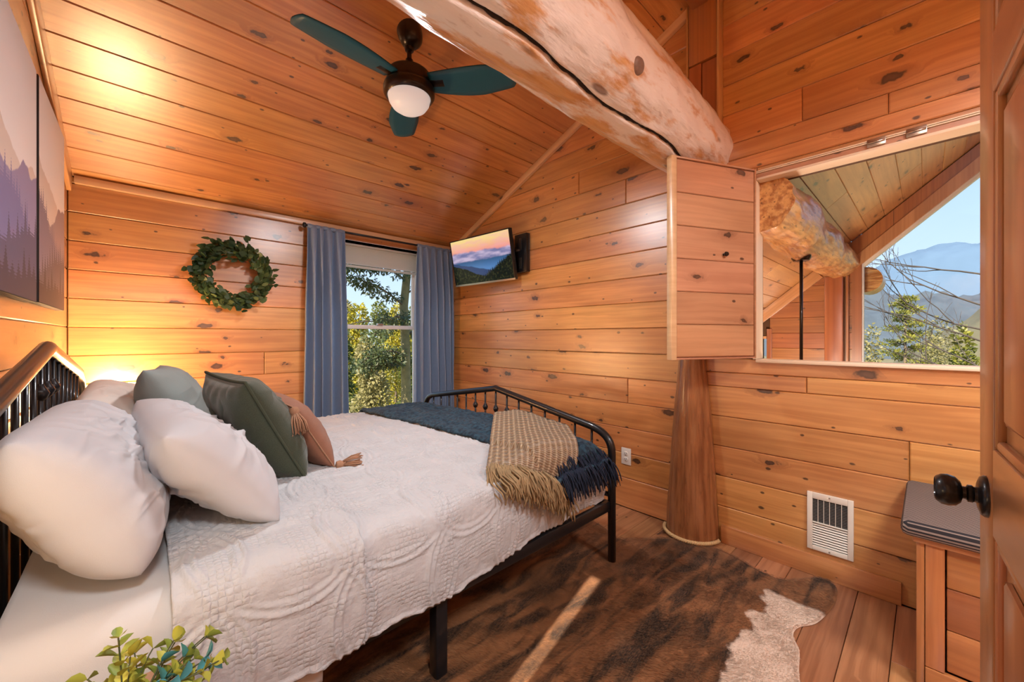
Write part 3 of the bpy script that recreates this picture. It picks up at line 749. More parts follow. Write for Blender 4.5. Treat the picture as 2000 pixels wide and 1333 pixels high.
# dark drying crack sits down in the groove
xs = np.linspace(-B, W - .12, 160); cp = []
for x_ in xs:
    acx = 4.42 + .10 * float(vnoise(np.array([x_ * 2.2, 0.]), 1.0, 13)) + .03 * float(vnoise(np.array([x_ * 9, 0.]), 1.0, 15))
    cy_, cz_ = bc(x_); r_ = br(x_) - .022; cp.append((x_, cy_ + r_ * math.cos(acx), cz_ + r_ * math.sin(acx)))
ck = tube('crack', cp, [.0065 + .0025 * math.sin(i * .7) + .0015 * math.sin(i * 1.9) for i in range(160)], M['log_crack'], None, seg=6)
ck.parent = beam; ck.matrix_parent_inverse = Matrix.Translation((-W, -.95, -2.318))

kn = lathe('branch_knot', [(0, .010), (.022, .009), (.034, .004), (.040, -.006), (.040, -.02)], M['knot'], None, 24)
kn.matrix_local = frame((1.385, .95 - .925 * .203, 2.325 - .387 * .203), (1, 0, 0), (0, -.387, .925), (0, -.925, -.387)) @ Matrix.Scale(.8, 4, (0, 1, 0)); kn.parent = beam; kn.matrix_parent_inverse = Matrix.Translation((-W, -.95, -2.318))
post = empty('log_post', (W - .03, .99, 0), 'flared log post standing against the wall under the shutter', 'post')
def vlog(name, prof, mat, parent, seed, cx=0, cy=0, na=48, nz=60, crackA=None):
    zs = np.linspace(0, prof[-1][0], nz); rs = np.interp(zs, [p[0] for p in prof], [p[1] for p in prof])
    an = np.linspace(0, 2 * np.pi, na, endpoint=False); Z, A = np.meshgrid(zs, an, indexing='ij'); Rr = np.repeat(rs[:, None], na, 1)
    P3 = np.stack([Z, np.cos(A), np.sin(A)], -1); Rr = Rr * (1 + .05 * vnoise(P3, 1.6, seed) + .03 * vnoise(P3, 5, seed + 1))
    if crackA:
        for ac in crackA: Rr = Rr - .012 * np.exp(-((((A - ac - .05 * np.sin(Z * 5)) + np.pi) % (2 * np.pi) - np.pi) / .03) ** 2)
    P = np.stack([np.minimum(cx + Rr * np.cos(A), .027), cy + Rr * np.sin(A), Z], -1); idx = np.arange(nz * na).reshape(nz, na); i2 = np.roll(idx, -1, 1)
    return fast_mesh(name, P.reshape(-1, 3), np.stack([idx[:-1], i2[:-1], i2[1:], idx[1:]], -1).reshape(-1, 4), mat, parent, smooth=True)
vlog('log', [(0, .150), (.12, .146), (.5, .122), (.8, .100), (1.08, .076), (1.5, .075), (2.25, .078)], M['log_post'], post, 3, crackA=[3.55, 4.35])
rope = empty('rope_trim', (W - .03, .99, .012), 'twisted natural rope wrapped around the base of the log post', 'rope')
for sidx in range(3):
    pts = []
    for i in range(140):
        a = R(98) + R(168) * i / 139; tw = i * .62 + sidx * 2.094
        rr = .158 + .0055 * math.cos(tw); pts.append((rr * math.cos(a), rr * math.sin(a), .002 + .0055 * math.sin(tw) + .004))
    tube('strand', pts, .0062, M['rope'], rope, seg=6)
kp = empty('king_post', (W - .03, .91, 2.45), 'squared pine post boxed between the beam and the roof peak', 'post')
def kpart(name, y0, y1, z0, z1, dx, mat): return box(name, -dx, .03, y0 - .91, y1 - .91, z0 - 2.45, z1 - 2.45, mat, kp, bev=.004)
kpart('lower_board', .925, .998, 2.42, 2.838, .030, M['pine_dark']); kpart('lower_board', .838, .921, 2.42, 2.835, .026, M['pine_dark'])
kpart('upper_board', .838, .998, 2.845, 3.25, .034, M['pine_dark'])
kpart('edge_strip', .822, .836, 2.42, 3.22, .040, M['pine_trim']); kpart('edge_strip', 1.0, 1.012, 2.42, 3.22, .036, M['pine_trim'])

# ------------------------------------------------------------------ bedroom window, blind, curtains
win = empty('window_1', ((WX0 + WX1) / 2, D, WZ0), 'white single-hung window between the two curtains', 'window', kind='structure')
def wpart(name, x0, x1, y0, y1, z0, z1, mat, bev=.003, parent=None):
    cx, cz = (WX0 + WX1) / 2, WZ0
    return box(name, x0 - cx, x1 - cx, y0, y1, z0 - cz, z1 - cz, mat, parent or win, bev=bev)
fw = .035
wpart('frame_jamb', WX0, WX0 + fw, .0, .11, WZ0, WZ1, M['white_vinyl']); wpart('frame_jamb', WX1 - fw, WX1, .0, .11, WZ0, WZ1, M['white_vinyl'])
wpart('frame_head', WX0 + fw, WX1 - fw, .0, .11, WZ1 - fw, WZ1, M['white_vinyl']); wpart('frame_sill', WX0 + fw, WX1 - fw, -.02, .11, WZ0, WZ0 + fw, M['white_vinyl'])
def sash(z0, z1, yo):
    s = wpart('sash_rail', WX0 + fw, WX1 - fw, yo, yo + .03, z1 - .035, z1, M['white_vinyl'])
    wpart('sash_rail', WX0 + fw, WX1 - fw, yo, yo + .03, z0, z0 + .035, M['white_vinyl'])
    wpart('sash_stile', WX0 + fw, WX0 + fw + .022, yo, yo + .03, z0 + .035, z1 - .035, M['white_vinyl']); wpart('sash_stile', WX1 - fw - .022, WX1 - fw, yo, yo + .03, z0 + .035, z1 - .035, M['white_vinyl'])
    wpart('glass_pane', WX0 + fw + .022, WX1 - fw - .022, yo + .012, yo + .016, z0 + .035, z1 - .035, M['glass'], bev=0)
sash(WZ0 + fw, 1.316, .035); sash(1.284, WZ1 - fw, .068)
wpart('sash_lock', 1.62, 1.68, .018, .045, 1.318, 1.334, M['steel'])
bl = empty('window_blind', ((WX0 + WX1) / 2, D + .02, 2.0), 'white mini blind drawn up to the top of the window', 'blind')
box('headrail', -.385, .385, -.02, .02, .035, .083, M['blind'], bl, bev=.003)
for i in range(12): obox('slat', frame((0, 0, .027 - i * .0135), (1, 0, 0), (0, math.cos(R(62)), -math.sin(R(62))), (0, math.sin(R(62)), math.cos(R(62)))), .77, .022, .0012, M['blind'], bl)
box('bottom_rail', -.385, .385, -.014, .014, -.160, -.140, M['blind'], bl, bev=.003)

rod = empty('curtain_rod', (1.67, D - .085, 2.122), 'slim dark curtain rod above the window', 'curtain rod')
tube('rod', [(-.715, 0, 0), (.715, 0, 0)], .009, M['black_metal'], rod, seg=12)
for sx in (-.715, .715): lathe('finial', [(0, -.022), (.012, -.018), (.018, 0), (.012, .018), (0, .022)], M['black_metal'], rod, 14, loc=(sx, 0, 0))
for sx in (-.64, .64): box('bracket', sx - .008, sx + .008, -.004, .085, -.012, .004, M['black_metal'], rod)
def curtain(x0t, x1t, x0b, x1b, ztop, zbot, seed, label, folds):
    e = empty('curtain', ((x0t + x1t) / 2, D - .085, zbot), label, 'curtain', 'slate blue window curtains')
    nu, nv = 150, 60; u = np.linspace(0, 1, nu); v = np.linspace(0, 1, nv); U, Vv = np.meshgrid(u, v, indexing='ij')
    rng = np.random.RandomState(seed); ph = np.cumsum(rng.uniform(.7, 1.3, folds * 2 + 2)); ph = ph / ph[-1]
    uu = np.interp(U, np.linspace(0, 1, len(ph)), ph)
    drop = Vv
    xl = x0t + (x0b - x0t) * drop; xr = x1t + (x1b - x1t) * drop
    amp = .010 + .055 * np.clip(drop * 4, 0, 1) ** .7
    fold = np.sin(uu * folds * 2 * np.pi + .35 * np.sin(drop * 3 + seed)) + .22 * np.sin(uu * folds * 4 * np.pi + 1.3 + drop)
    X = xl + (xr - xl) * U + .012 * np.sin(uu * folds * 2 * np.pi + 1.2) * np.clip(drop * 3, 0, 1)
    Y = -.004 - amp * fold * .75 + .006 * vnoise(np.stack([U * 9, Vv * 7], -1), 1, seed)
    Z = ztop - (ztop - zbot) * drop
    P = np.stack([X - (x0t + x1t) / 2, Y, Z - zbot], -1)
    o = grid_mesh('panel', P, M['curtain'], e, thick=.004)
    # gathered rod pocket header
    tube('rod_pocket', [(x0t - (x0t + x1t) / 2 + i * (x1t - x0t) / 16, .003 * math.sin(i * 2.2), 2.122 - zbot) for i in range(17)], [.016 + .003 * math.sin(i * 1.9) for i in range(17)], M['curtain'], e, seg=10)
    return e
curtain(.975, 1.275, .945, 1.31, 2.128, .06, 3, 'slate blue curtain panel on the window side nearer the wreath', 5)
curtain(1.985, 2.385, 1.965, 2.425, 2.128, .06, 8, 'slate blue curtain panel in the corner beside the television', 6)

# ------------------------------------------------------------------ off-frame side window with nearly closed curtains (source of the sun streak)
sw = empty('window_2', (-B, (SX_Y0 + SX_Y1) / 2, SX_Z0), 'small side window in the headboard wall near the door', 'window', kind='structure')
def swp(name, y0, y1, z0, z1, x0, x1, mat): 
    c = (SX_Y0 + SX_Y1) / 2; return box(name, x0, x1, y0 - c, y1 - c, z0 - SX_Z0, z1 - SX_Z0, mat, sw)
for a, b in ((SX_Y0, SX_Y0 + .03), (SX_Y1 - .03, SX_Y1)): swp('frame_jamb', a, b, SX_Z0, SX_Z1, -.11, .0, M['white_vinyl'])
swp('frame_sill', SX_Y0, SX_Y1, SX_Z0, SX_Z0 + .03, -.11, 0, M['white_vinyl']); swp('frame_head', SX_Y0, SX_Y1, SX_Z1 - .03, SX_Z1, -.11, 0, M['white_vinyl'])
swp('glass_pane', SX_Y0 + .03, SX_Y1 - .03, SX_Z0 + .03, SX_Z1 - .03, -.07, -.066, M['glass'])
for (ya, yb, lb_) in ((SX_Y0 - .06, .655, 'slate curtain on the door half of the small side window'), (.712, SX_Y1 + .05, 'slate curtain on the bed half of the small side window')):
    n = 60; yy = np.linspace(ya, yb, n); P = np.zeros((n, 2, 3)); P[:, 0, 1] = yy; P[:, 1, 1] = yy; P[:, :, 0] = (-B + .028 + .012 * np.sin(np.arange(n) * .75))[:, None]; P[:, 0, 2] = SX_Z1 + .08; P[:, 1, 2] = .25
    tag(grid_mesh('curtain', P, M['curtain'], None, thick=.004), lb_, 'curtain', 'side window curtains')

# ------------------------------------------------------------------ wreath
wr = empty('wreath', (.478, D - .045, 1.662), 'leafy green wreath hung on the pine wall', 'wreath')
ringp = [(.188 * math.cos(a), 0, .188 * math.sin(a)) for a in np.linspace(0, 2 * math.pi, 40)]
tube('twig_ring', ringp, .016, M['twig'], wr, seg=8, caps=False)
def leaf_cloud(centers, normals, dirs, ln, wd, curl=.25):
    """vectorised 6-vert leaves"""
    n = len(centers); d = dirs / np.linalg.norm(dirs, axis=1)[:, None]
    nn = normals - (normals * d).sum(1)[:, None] * d; nn /= np.linalg.norm(nn, axis=1)[:, None] + 1e-9
    b = np.cross(d, nn); ln = np.broadcast_to(ln, n)[:, None]; wd = np.broadcast_to(wd, n)[:, None]
    pts = [centers, centers + d * ln * .3 + b * wd * .5, centers + d * ln * .72 + b * wd * .38 - nn * ln * curl * .3, centers + d * ln - nn * ln * curl * .6, centers + d * ln * .72 - b * wd * .38 - nn * ln * curl * .3, centers + d * ln * .3 - b * wd * .5]
    V = np.stack(pts, 1).reshape(-1, 3); base = np.arange(n)[:, None] * 6
    Q = np.concatenate([base + np.array([[0, 1, 2, 5]]), base + np.array([[5, 2, 3, 4]])], 0)
    Q2 = np.concatenate([base + np.array([[0, 1, 2, 5]]), base + np.array([[2, 3, 4, 5]])], 0)
    return V, Q2
rng = np.random.RandomState(5); n = 880
a = rng.uniform(0, 2 * np.pi, n); rad = .188 + rng.normal(0, .026, n); tilt = rng.uniform(-.5, .9, n)
cen = np.stack([rad * np.cos(a), -.02 - np.abs(rng.normal(0, .028, n)), rad * np.sin(a)], -1)
dr = np.stack([np.cos(a + 1.0 + tilt), -rng.uniform(.0, .9, n), np.sin(a + 1.0 + tilt)], -1) + rng.normal(0, .35, (n, 3))
nm = np.stack([rng.normal(0, .6, n), -np.ones(n), rng.normal(0, .6, n)], -1)
Vv, Q = leaf_cloud(cen, nm, dr, rng.uniform(.038, .060, n), rng.uniform(.026, .040, n))
tag(fast_mesh('foliage', Vv, Q, M['leaf_wreath'], wr), kind='stuff')

# ------------------------------------------------------------------ canvases
def canvas(y0, y1, z0, z1, mat, label):
    e = empty('canvas_print', (-B, (y0 + y1) / 2, z0), label, 'picture', 'mountain canvases above the bed')
    box('stretcher', .001, .032, -(y1 - y0) / 2, (y1 - y0) / 2, 0, z1 - z0, M['canvas_edge'], e, bev=.002)
    w, h = y1 - y0 - .006, z1 - z0 - .006
    o = mesh_obj('print', [(-w / 2, -h / 2, 0), (w / 2, -h / 2, 0), (w / 2, h / 2, 0), (-w / 2, h / 2, 0)], [(0, 1, 2, 3)], mat, e)
    o.matrix_local = frame((.0335, 0, (z1 - z0) / 2), (0, 1, 0), (0, 0, 1), (1, 0, 0))
canvas(2.435, 3.12, 1.342, 2.255, M['canvas2'], 'mountain canvas print farther from the camera, nearest the room corner')
canvas(1.70, 2.39, 1.338, 2.245, M['canvas1'], 'mountain canvas print cut by the photo edge, nearer the camera')

# ------------------------------------------------------------------ television
tvc = Vector((2.29, 2.86, 1.928))
ldir = Vector((-.075, .80, 0)).normalized()            # toward the window wall
nrm = Vector((-ldir.y, ldir.x, 0)); nrm = nrm if nrm.x < 0 else -nrm
tiltm = Matrix.Rotation(R(11), 3, ldir)
upv = tiltm @ Vector((0, 0, 1)); nv = tiltm @ nrm
if nv.z > 0: tiltm = Matrix.Rotation(R(-11), 3, ldir); upv = tiltm @ Vector((0, 0, 1)); nv = tiltm @ nrm
tv = bpy.data.objects.new('television', None); col.objects.link(tv); tag(tv, 'wall-mounted flat television showing a misty mountain sunset', 'television')
ex = -ldir; tv.matrix_local = frame(tvc, ex, upv, ex.cross(upv))
TW, THH = .79, .445
box('case', -TW / 2, TW / 2, -THH / 2, THH / 2, -.035, .0, M['tvplastic'], tv, bev=.004)
for (a, b, c, d) in ((-TW / 2, TW / 2, THH / 2 - .010, THH / 2), (-TW / 2, TW / 2, -THH / 2, -THH / 2 + .016), (-TW / 2, -TW / 2 + .010, -THH / 2 + .016, THH / 2 - .01), (TW / 2 - .010, TW / 2, -THH / 2 + .016, THH / 2 - .01)):
    box('bezel', a, b, c, d, 0, .006, M['steel'] if d < 0 and c < -.2 and b - a > .5 else M['tvplastic'], tv)
mesh_obj('screen', [(-TW / 2 + .01, -THH / 2 + .016, .003), (TW / 2 - .01, -THH / 2 + .016, .003), (TW / 2 - .01, THH / 2 - .01, .003), (-TW / 2 + .01, THH / 2 - .01, .003)], [(0, 1, 2, 3)], M['screen'], tv)
box('rear_housing', -.25, .25, -.13, .12, -.065, -.035, M['tvplastic'], tv, bev=.01)
mnt = empty('tv_mount', (W, 2.475, 1.93), 'black articulated wall bracket behind the television', 'bracket')
box('wall_plate', -.045, -.001, -.075, .075, -.15, .19, M['black_metal'], mnt, bev=.003)
tube('arm', [(-.03, 0, .05), (-.06, .16, .05), (-.085, .31, .04)], .016, M['black_metal'], mnt, seg=8)
box('plate_slot', -.048, -.044, -.012, .012, -.12, -.02, M['steel'], mnt); box('plate_slot', -.048, -.044, -.012, .012, .05, .15, M['steel'], mnt)

# ------------------------------------------------------------------ ceiling fan
fan = empty('ceiling_fan', (1.05, 1.93, 2.47), 'three-blade ceiling fan with teal blades and frosted light', 'ceiling fan')
zc_ = ceil_z(1.93) - 2.47
mc = Matrix.Translation((0, 0, zc_ - .0)) @ Matrix.Rotation(al * -1, 4, 'X')
lathe('canopy', [(.0, -.095), (.022, -.095), (.040, -.088), (.058, -.066), (.066, -.03), (.067, -.004), (.067, .0)], M['bronze'], fan, 28, mat4=mc)
lathe('hanger_ball', [(0, -.03), (.022, -.022), (.03, 0), (.022, .022), (0, .03)], M['bronze'], fan, 18, loc=(0, -.028 * 0, zc_ - .085))
tube('downrod', [(0, 0, zc_ - .06), (0, 0, .19)], .0125, M['bronze'], fan, seg=14)
lathe('coupling', [(.014, .245), (.020, .24), (.022, .215), (.030, .205), (.034, .17), (.030, .165)], M['bronze'], fan, 20)
lathe('motor_housing', [(.03, .17), (.085, .168), (.112, .160), (.118, .150), (.120, .095), (.123, .093)], M['bronze'], fan, 40)
lathe('light_band', [(.123, .093), (.132, .088), (.136, .075), (.136, .052), (.128, .038), (.117, .030), (.112, .034)], M['bronze'], fan, 40)
lathe('light_globe', [(.0, -.048), (.03, -.046), (.062, -.037), (.09, -.018), (.106, .006), (.113, .034)], M['globe'], fan, 40)
ld = bpy.data.lights.new('fan_light', 'AREA'); ld.shape = 'DISK'; ld.size = .21; ld.energy = 21; ld.color = (.97, .98, 1.0); lo = bpy.data.objects.new('fan_light', ld); link(lo, fan); lo.location = (0, 0, -.056)
def blade(ang):
    nL, nW = 26, 7; V, Fc = [], []
    for i in range(nL):
        s = i / (nL - 1); x = .115 + s * .455
        w = .062 + .030 * math.sin(min(1, s * 1.35) * math.pi * .62) - .045 * max(0, s - .62) ** 1.3 * 1.9
        off_ = .010 * math.sin(s * math.pi) - .018 * s
        for j in range(nW):
            q = j / (nW - 1) * 2 - 1; V.append((x + (.018 * (1 - q * q) if i == nL - 1 else 0), q * w * (1 if s < .98 else .96) + off_, .004 * q * q))
    for i in range(nL - 1):
        for j in range(nW - 1): Fc.append((i * nW + j, (i + 1) * nW + j, (i + 1) * nW + j + 1, i * nW + j + 1))
    o = mesh_obj('blade', V, Fc, M['fanblade'], fan, smooth=True)
    md = o.modifiers.new('thickness', 'SOLIDIFY'); md.thickness = .007; md.offset = 0
    o.matrix_local = Matrix.Rotation(R(ang), 4, 'Z') @ Matrix.Translation((0, 0, .108)) @ Matrix.Rotation(R(-12), 4, 'X')
    a = box('blade_arm', .09, .19, -.022, .022, -.004, .004, M['bronze'], o, bev=.002)
for a_ in (187, 66.5, -47): blade(a_)

# ------------------------------------------------------------------ shutter over the opening
sh_a, sh_b = Vector((W - .035, .652, 0)), Vector((1.935, .890, 0))
sd = (sh_b - sh_a).normalized(); sn = Vector((-sd.y, sd.x, 0)); sn = sn if sn.y < 0 else -sn      # toward the camera
SL = (sh_b - sh_a).length
sh = bpy.data.objects.new('shutter', None); col.objects.link(sh); tag(sh, 'open hinged pine shutter leaf standing out from the loft opening', 'shutter')
FRS = frame(Vector((sh_a.x, sh_a.y, 1.088)), -sd if False else sd, (0, 0, 1), sd.cross(Vector((0, 0, 1))))
flip = FRS.to_3x3().col[2].dot(sn) < 0
# local frame: x from free edge to hinge so that normal faces the camera
FRS = frame(Vector((sh_b.x, sh_b.y, 1.088)), -sd, (0, 0, 1), (-sd).cross(Vector((0, 0, 1))))
sh.matrix_local = FRS
SH = 1.032
box('back_panel', .004, SL - .004, .004, SH - .004, -.018, -.006, M['pine_shutter'], sh)
nb = 6; hh = (SH - .024) / nb
for i in range(nb):
    plank(sh, Matrix.Translation((0, 0, .008)), [(.03, .012 + i * hh), (SL - .012, .012 + i * hh), (SL - .012, .012 + (i + 1) * hh), (.03, .012 + (i + 1) * hh)], .014, .0045, M['pine_shutter'])
box('free_stile', -.004, .028, 0, SH, -.022, .014, M['pine_pale'], sh, bev=.002)
box('hinge_stile', SL - .008, SL, 0, SH, -.018, .012, M['pine_shutter'], sh, bev=.002)
box('edge_rail', .028, SL - .009, 0, .009, -.018, .012, M['pine_shutter'], sh, bev=.002); box('edge_rail', .028, SL - .009, SH - .009, SH, -.018, .012, M['pine_shutter'], sh, bev=.002)
lathe('knob', [(0, .026), (.010, .024), (.013, .016), (.006, .006), (.007, 0)], M['bronze'], sh, 14, loc=(.055 + SL * .5, SH * .535, .009))
rail = empty('opening_rail', (W, 0, 2.10), 'hinged rail folded up along the top of the loft opening', 'rail')
FRR = frame((-.012, -.08, 0), (0, -1, 0), (0, 0, 1), (-1, 0, 0))
for (z0, z1, d, mt) in ((.008, .013, .012, M['cut_edge']), (.0155, .0205, .014, M['cut_edge']), (-.022, .006, .004, M['pine_shutter'])):
    o = obox('strip', frame((-d / 2, (OP_Y0 + OP_Y1) / 2, (z0 + z1) / 2), (0, -1, 0), (0, 0, 1), (-1, 0, 0)), OP_Y1 - OP_Y0, z1 - z0, d, mt, rail)
for hy in (.163, .034):
    h_ = box('hinge_leaf', -.016, -.004, hy - .032, hy + .032, -.012, .024, M['steel'], rail, bev=.002)
    tube('hinge_pin', [(-.018, hy - .03, .006), (-.018, hy + .03, .006)], .005, M['steel'], h_, seg=8)

# ------------------------------------------------------------------ vent and outlet
vt = empty('wall_vent', (W, .332, .130), 'cream metal wall heater grille set low in the pine wall', 'vent')
vh = .288
def vb(name, y0, y1, z0, z1, x0, x1, mat, bev=0, parent=None): return box(name, x0, x1, y0, y1, z0, z1, mat, parent or vt, bev=bev)
vb('cavity', -.07, .07, .02, vh - .02, -.004, -.001, M['dark'])
for (a, b, c, d) in ((-.09, -.068, 0, vh), (.068, .09, 0, vh), (-.068, .068, 0, .022), (-.068, .068, vh - .030, vh), (-.068, .068, .136, .142)): vb('frame_rail', a, b, c, d, -.014, -.001, M['vent'], .002)
for i in range(9):
    z = .030 + i * .0122
    obox('louvre', frame((-.008, 0, z), (0, 1, 0), (math.sin(R(35)), 0, math.cos(R(35))), (math.cos(R(35)), 0, -math.sin(R(35)))), .136, .0078, .0016, M['vent'], vt)
for i in range(5): vb('grille_bar', -.0455 + i * .0228 - .0012, -.0455 + i * .0228 + .0012, .142, vh - .030, -.012, -.009, M['vent'])
bm = bmesh.new()
for i in range(15): bm_box(bm, -.009, -.006, -.068, .068, .148 + i * .0076, .1502 + i * .0076)
tag(from_bm('fine_wires', bm, plain('wire_grey', (.18, .17, .16), .5), vt), kind='stuff')
for zz in (.010, vh - .012): lathe('screw', [(.004, 0), (.003, .002), (0, .0025)], M['steel'], vt, 10, mat4=frame((-.014, 0, zz), (0, 1, 0), (0, 0, 1), (-1, 0, 0)) if False else frame((-.014, 0, zz), (0, -1, 0), (0, 0, 1), (-1, 0, 0)))
ot = empty('power_outlet', (W, 1.4555, .364), 'white duplex outlet on the pine wall behind the footboard', 'outlet')
box('cover_plate', -.006, -.0005, -.0375, .0375, -.0585, .0585, M['outlet'], ot, bev=.003)
for s in (-1, 1):
    rc = lathe('receptacle', [(.0165, 0), (.0165, .002), (.0155, .003), (0, .003)], M['outlet'], ot, 20, mat4=frame((-.006, 0, s * .0195), (0, -1, 0), (0, 0, 1), (-1, 0, 0)))
    for sx in (-.006, .006): box('slot', sx - .0013, sx + .0013, -.001, .008, .0028, .0036, M['dark'], rc)
    lathe('ground_hole', [(.0025, 0), (.0025, .0005), (0, .0006)], M['dark'], rc, 10, loc=(0, -.008, .003))

# ------------------------------------------------------------------ bed
BX0, BX1, BY0, BY1 = -.245, 1.815, 1.153, 3.04
bed = empty('bed', ((BX0 + BX1) / 2, (BY0 + BY1) / 2, 0), 'black metal spindle bed with arched headboard and footboard', 'bed')
bo = Vector(((BX0 + BX1) / 2, (BY0 + BY1) / 2, 0))
def bpts(pts): return [(p[0] - bo.x, p[1] - bo.y, p[2]) for p in pts]
ymid = (BY0 + BY1) / 2
def bed_end(x, zapex, zsh, zpost, r, sp_r, name, zlow, knobs):
    half = (BY1 - BY0) / 2; pts = [(x, BY0, 0.0), (x, BY0, zpost)]
    run = .155; ys_ = BY0 + run; zs_ = zsh
    # quarter-ish curve from the post to the sloping rail
    p0, p1, p2 = Vector((x, BY0, zpost)), Vector((x, BY0, zs_ - .02)), Vector((x, ys_, zs_))
    for i in range(1, 11): t = i / 10; pts.append(tuple((1 - t) ** 2 * p0 + 2 * t * (1 - t) * p1 + t * t * p2))
    pts.append((x, ymid - .03, zapex - .006)); pts.append((x, ymid, zapex))
    full = pts + [(p[0], 2 * ymid - p[1], p[2]) for p in reversed(pts[:-1])]
    tube(name + '_rail', bpts(full), r, M['black_metal'], bed, seg=14)
    tube('cross_rail', bpts([(x, BY0, zlow), (x, BY1, zlow)]), .013, M['black_metal'], bed, seg=10)
    ns = 15
    for i in range(ns):
        yy = ymid + (i - (ns - 1) / 2) * .1165
        dy = abs(yy - ymid); zt_ = zapex + (zs_ - zapex) * min(1, dy / (half - run)) if dy < half - run else zs_ - (dy - (half - run)) * .5
        sp = tube('spindle', bpts([(x, yy, zlow), (x, yy, zt_)]), sp_r, M['black_metal'], bed, seg=8)
        if abs(i - (ns - 1) / 2) <= knobs:
            kz = zapex - .145
            lathe('spindle_knob', [(sp_r, kz - .024), (.014, kz - .018), (.020, kz), (.015, kz + .012), (sp_r + .002, kz + .022), (sp_r, kz + .03)], M['black_metal'], sp, 14, loc=(x - bo.x, yy - bo.y, 0))
bed_end(BX1, .842, .712, .585, .021, .0068, 'footboard', .36, 2)
bed_end(BX0, 1.165, 1.035, .90, .024, .0075, 'headboard', .50, 1)
for y in (BY0 + .012, BY1 - .012): box('side_rail', -(BX1 - BX0) / 2, (BX1 - BX0) / 2, y - .014 - bo.y, y + .014 - bo.y, .282, .332, M['black_metal'], bed, bev=.003)
box('foot_rail', BX1 - .03 - bo.x, BX1 - .002 - bo.x, BY0 - bo.y, BY1 - bo.y, .285, .330, M['black_metal'], bed, bev=.003)
for x in (.76, ):
    for y in (BY0 + .035, ymid, BY1 - .035): box('leg', x - .023 - bo.x, x + .023 - bo.x, y - .023 - bo.y, y + .023 - bo.y, 0, .30, M['black_metal'], bed, bev=.003)
for x in (.1, .5, .95, 1.4): box('slat', x - .04 - bo.x, x + .04 - bo.x, BY0 + .02 - bo.y, BY1 - .02 - bo.y, .30, .315, M['black_metal'], bed)

mt = box('mattress', BX0 + .04, BX1 - .05, BY0 + .06, BY1 - .06, .32, .59, M['matt'], None, bev=.05); tag(mt, 'thick mattress hidden under the white quilt', 'mattress')

def drape(x_arr, yn, yf, ztop, hem_fun, rr, side_fun, seedq, nb_side=26, nb_top=150, nb_arc=10, crown=.02, foot=None):
    """cross sections along x: near hem -> near edge -> top -> far edge -> far hem. returns (nx, nb, 3), and arc-length coords"""
    rows = []; arcs = []
    for x in x_arr:
        yb = side_fun(x); hem = hem_fun(x); c = []
        for i in range(nb_side): t = i / nb_side; c.append((yb + .012 * math.sin(t * math.pi) * -1, hem + (ztop - rr - hem) * t))
        for i in range(nb_arc + 1): a = math.pi / 2 * i / nb_arc; c.append((yb + rr - rr * math.cos(a), ztop - rr + rr * math.sin(a)))
        ya, yz = yb + rr, yf - rr
        for i in range(1, nb_top): t = i / nb_top; c.append((ya + (yz - ya) * t, ztop + crown * math.sin(t * math.pi)))
        for i in range(nb_arc + 1): a = math.pi / 2 * (1 - i / nb_arc); c.append((yf - rr + rr * math.cos(a), ztop - rr + rr * math.sin(a)))
        for i in range(1, 9): c.append((yf, ztop - rr - (ztop - rr - .33) * i / 8))
        c = np.array(c); rows.append(np.column_stack([np.full(len(c), x), c]))
        s = np.concatenate([[0], np.cumsum(np.hypot(np.diff(c[:, 0]), np.diff(c[:, 1])))]); arcs.append(s)
    return np.array(rows), np.array(arcs)
def normals_of(P):
    du = np.gradient(P, axis=0); dv = np.gradient(P, axis=1); n = np.cross(du, dv); n /= np.linalg.norm(n, axis=-1)[..., None] + 1e-9
    if n[n.shape[0] // 2, n.shape[1] // 2, 2] < 0: n = -n
    return n
def quilt_pattern(a, b):
    """stitched overlapping petals, double lines"""
    s = .30; r = s / math.sqrt(2); h = np.zeros_like(a)
    for ox, oy in ((0, 0),):
        ga = np.floor(a / s); gb = np.floor(b / s)
        for i in (-1, 0, 1, 2):
            for j in (-1, 0, 1, 2):
                cx, cyy = (ga + i) * s, (gb + j) * s
                d = np.hypot(a - cx, b - cyy)
                for o_, am in ((0, 1.0), (-.022, .8), (-.045, .35)):
                    h = np.maximum(h, am * np.exp(-((d - r - o_) / .0055) ** 2))
    return h
def hem_q(x): return float(np.interp(x, [.0, .30, .55, .78, 1.0, 1.25, 1.45, 1.8], [.318, .325, .318, .308, .325, .348, .338, .335])) + .006 * math.sin(x * 13)
def side_q(x): return float(np.interp(x, [0, .8, 1.15, 1.32, 1.8], [1.120, 1.128, 1.140, 1.178, 1.186])) + .007 * math.sin(x * 7.3 + 1) + .004 * math.sin(x * 17)
ZT = .632
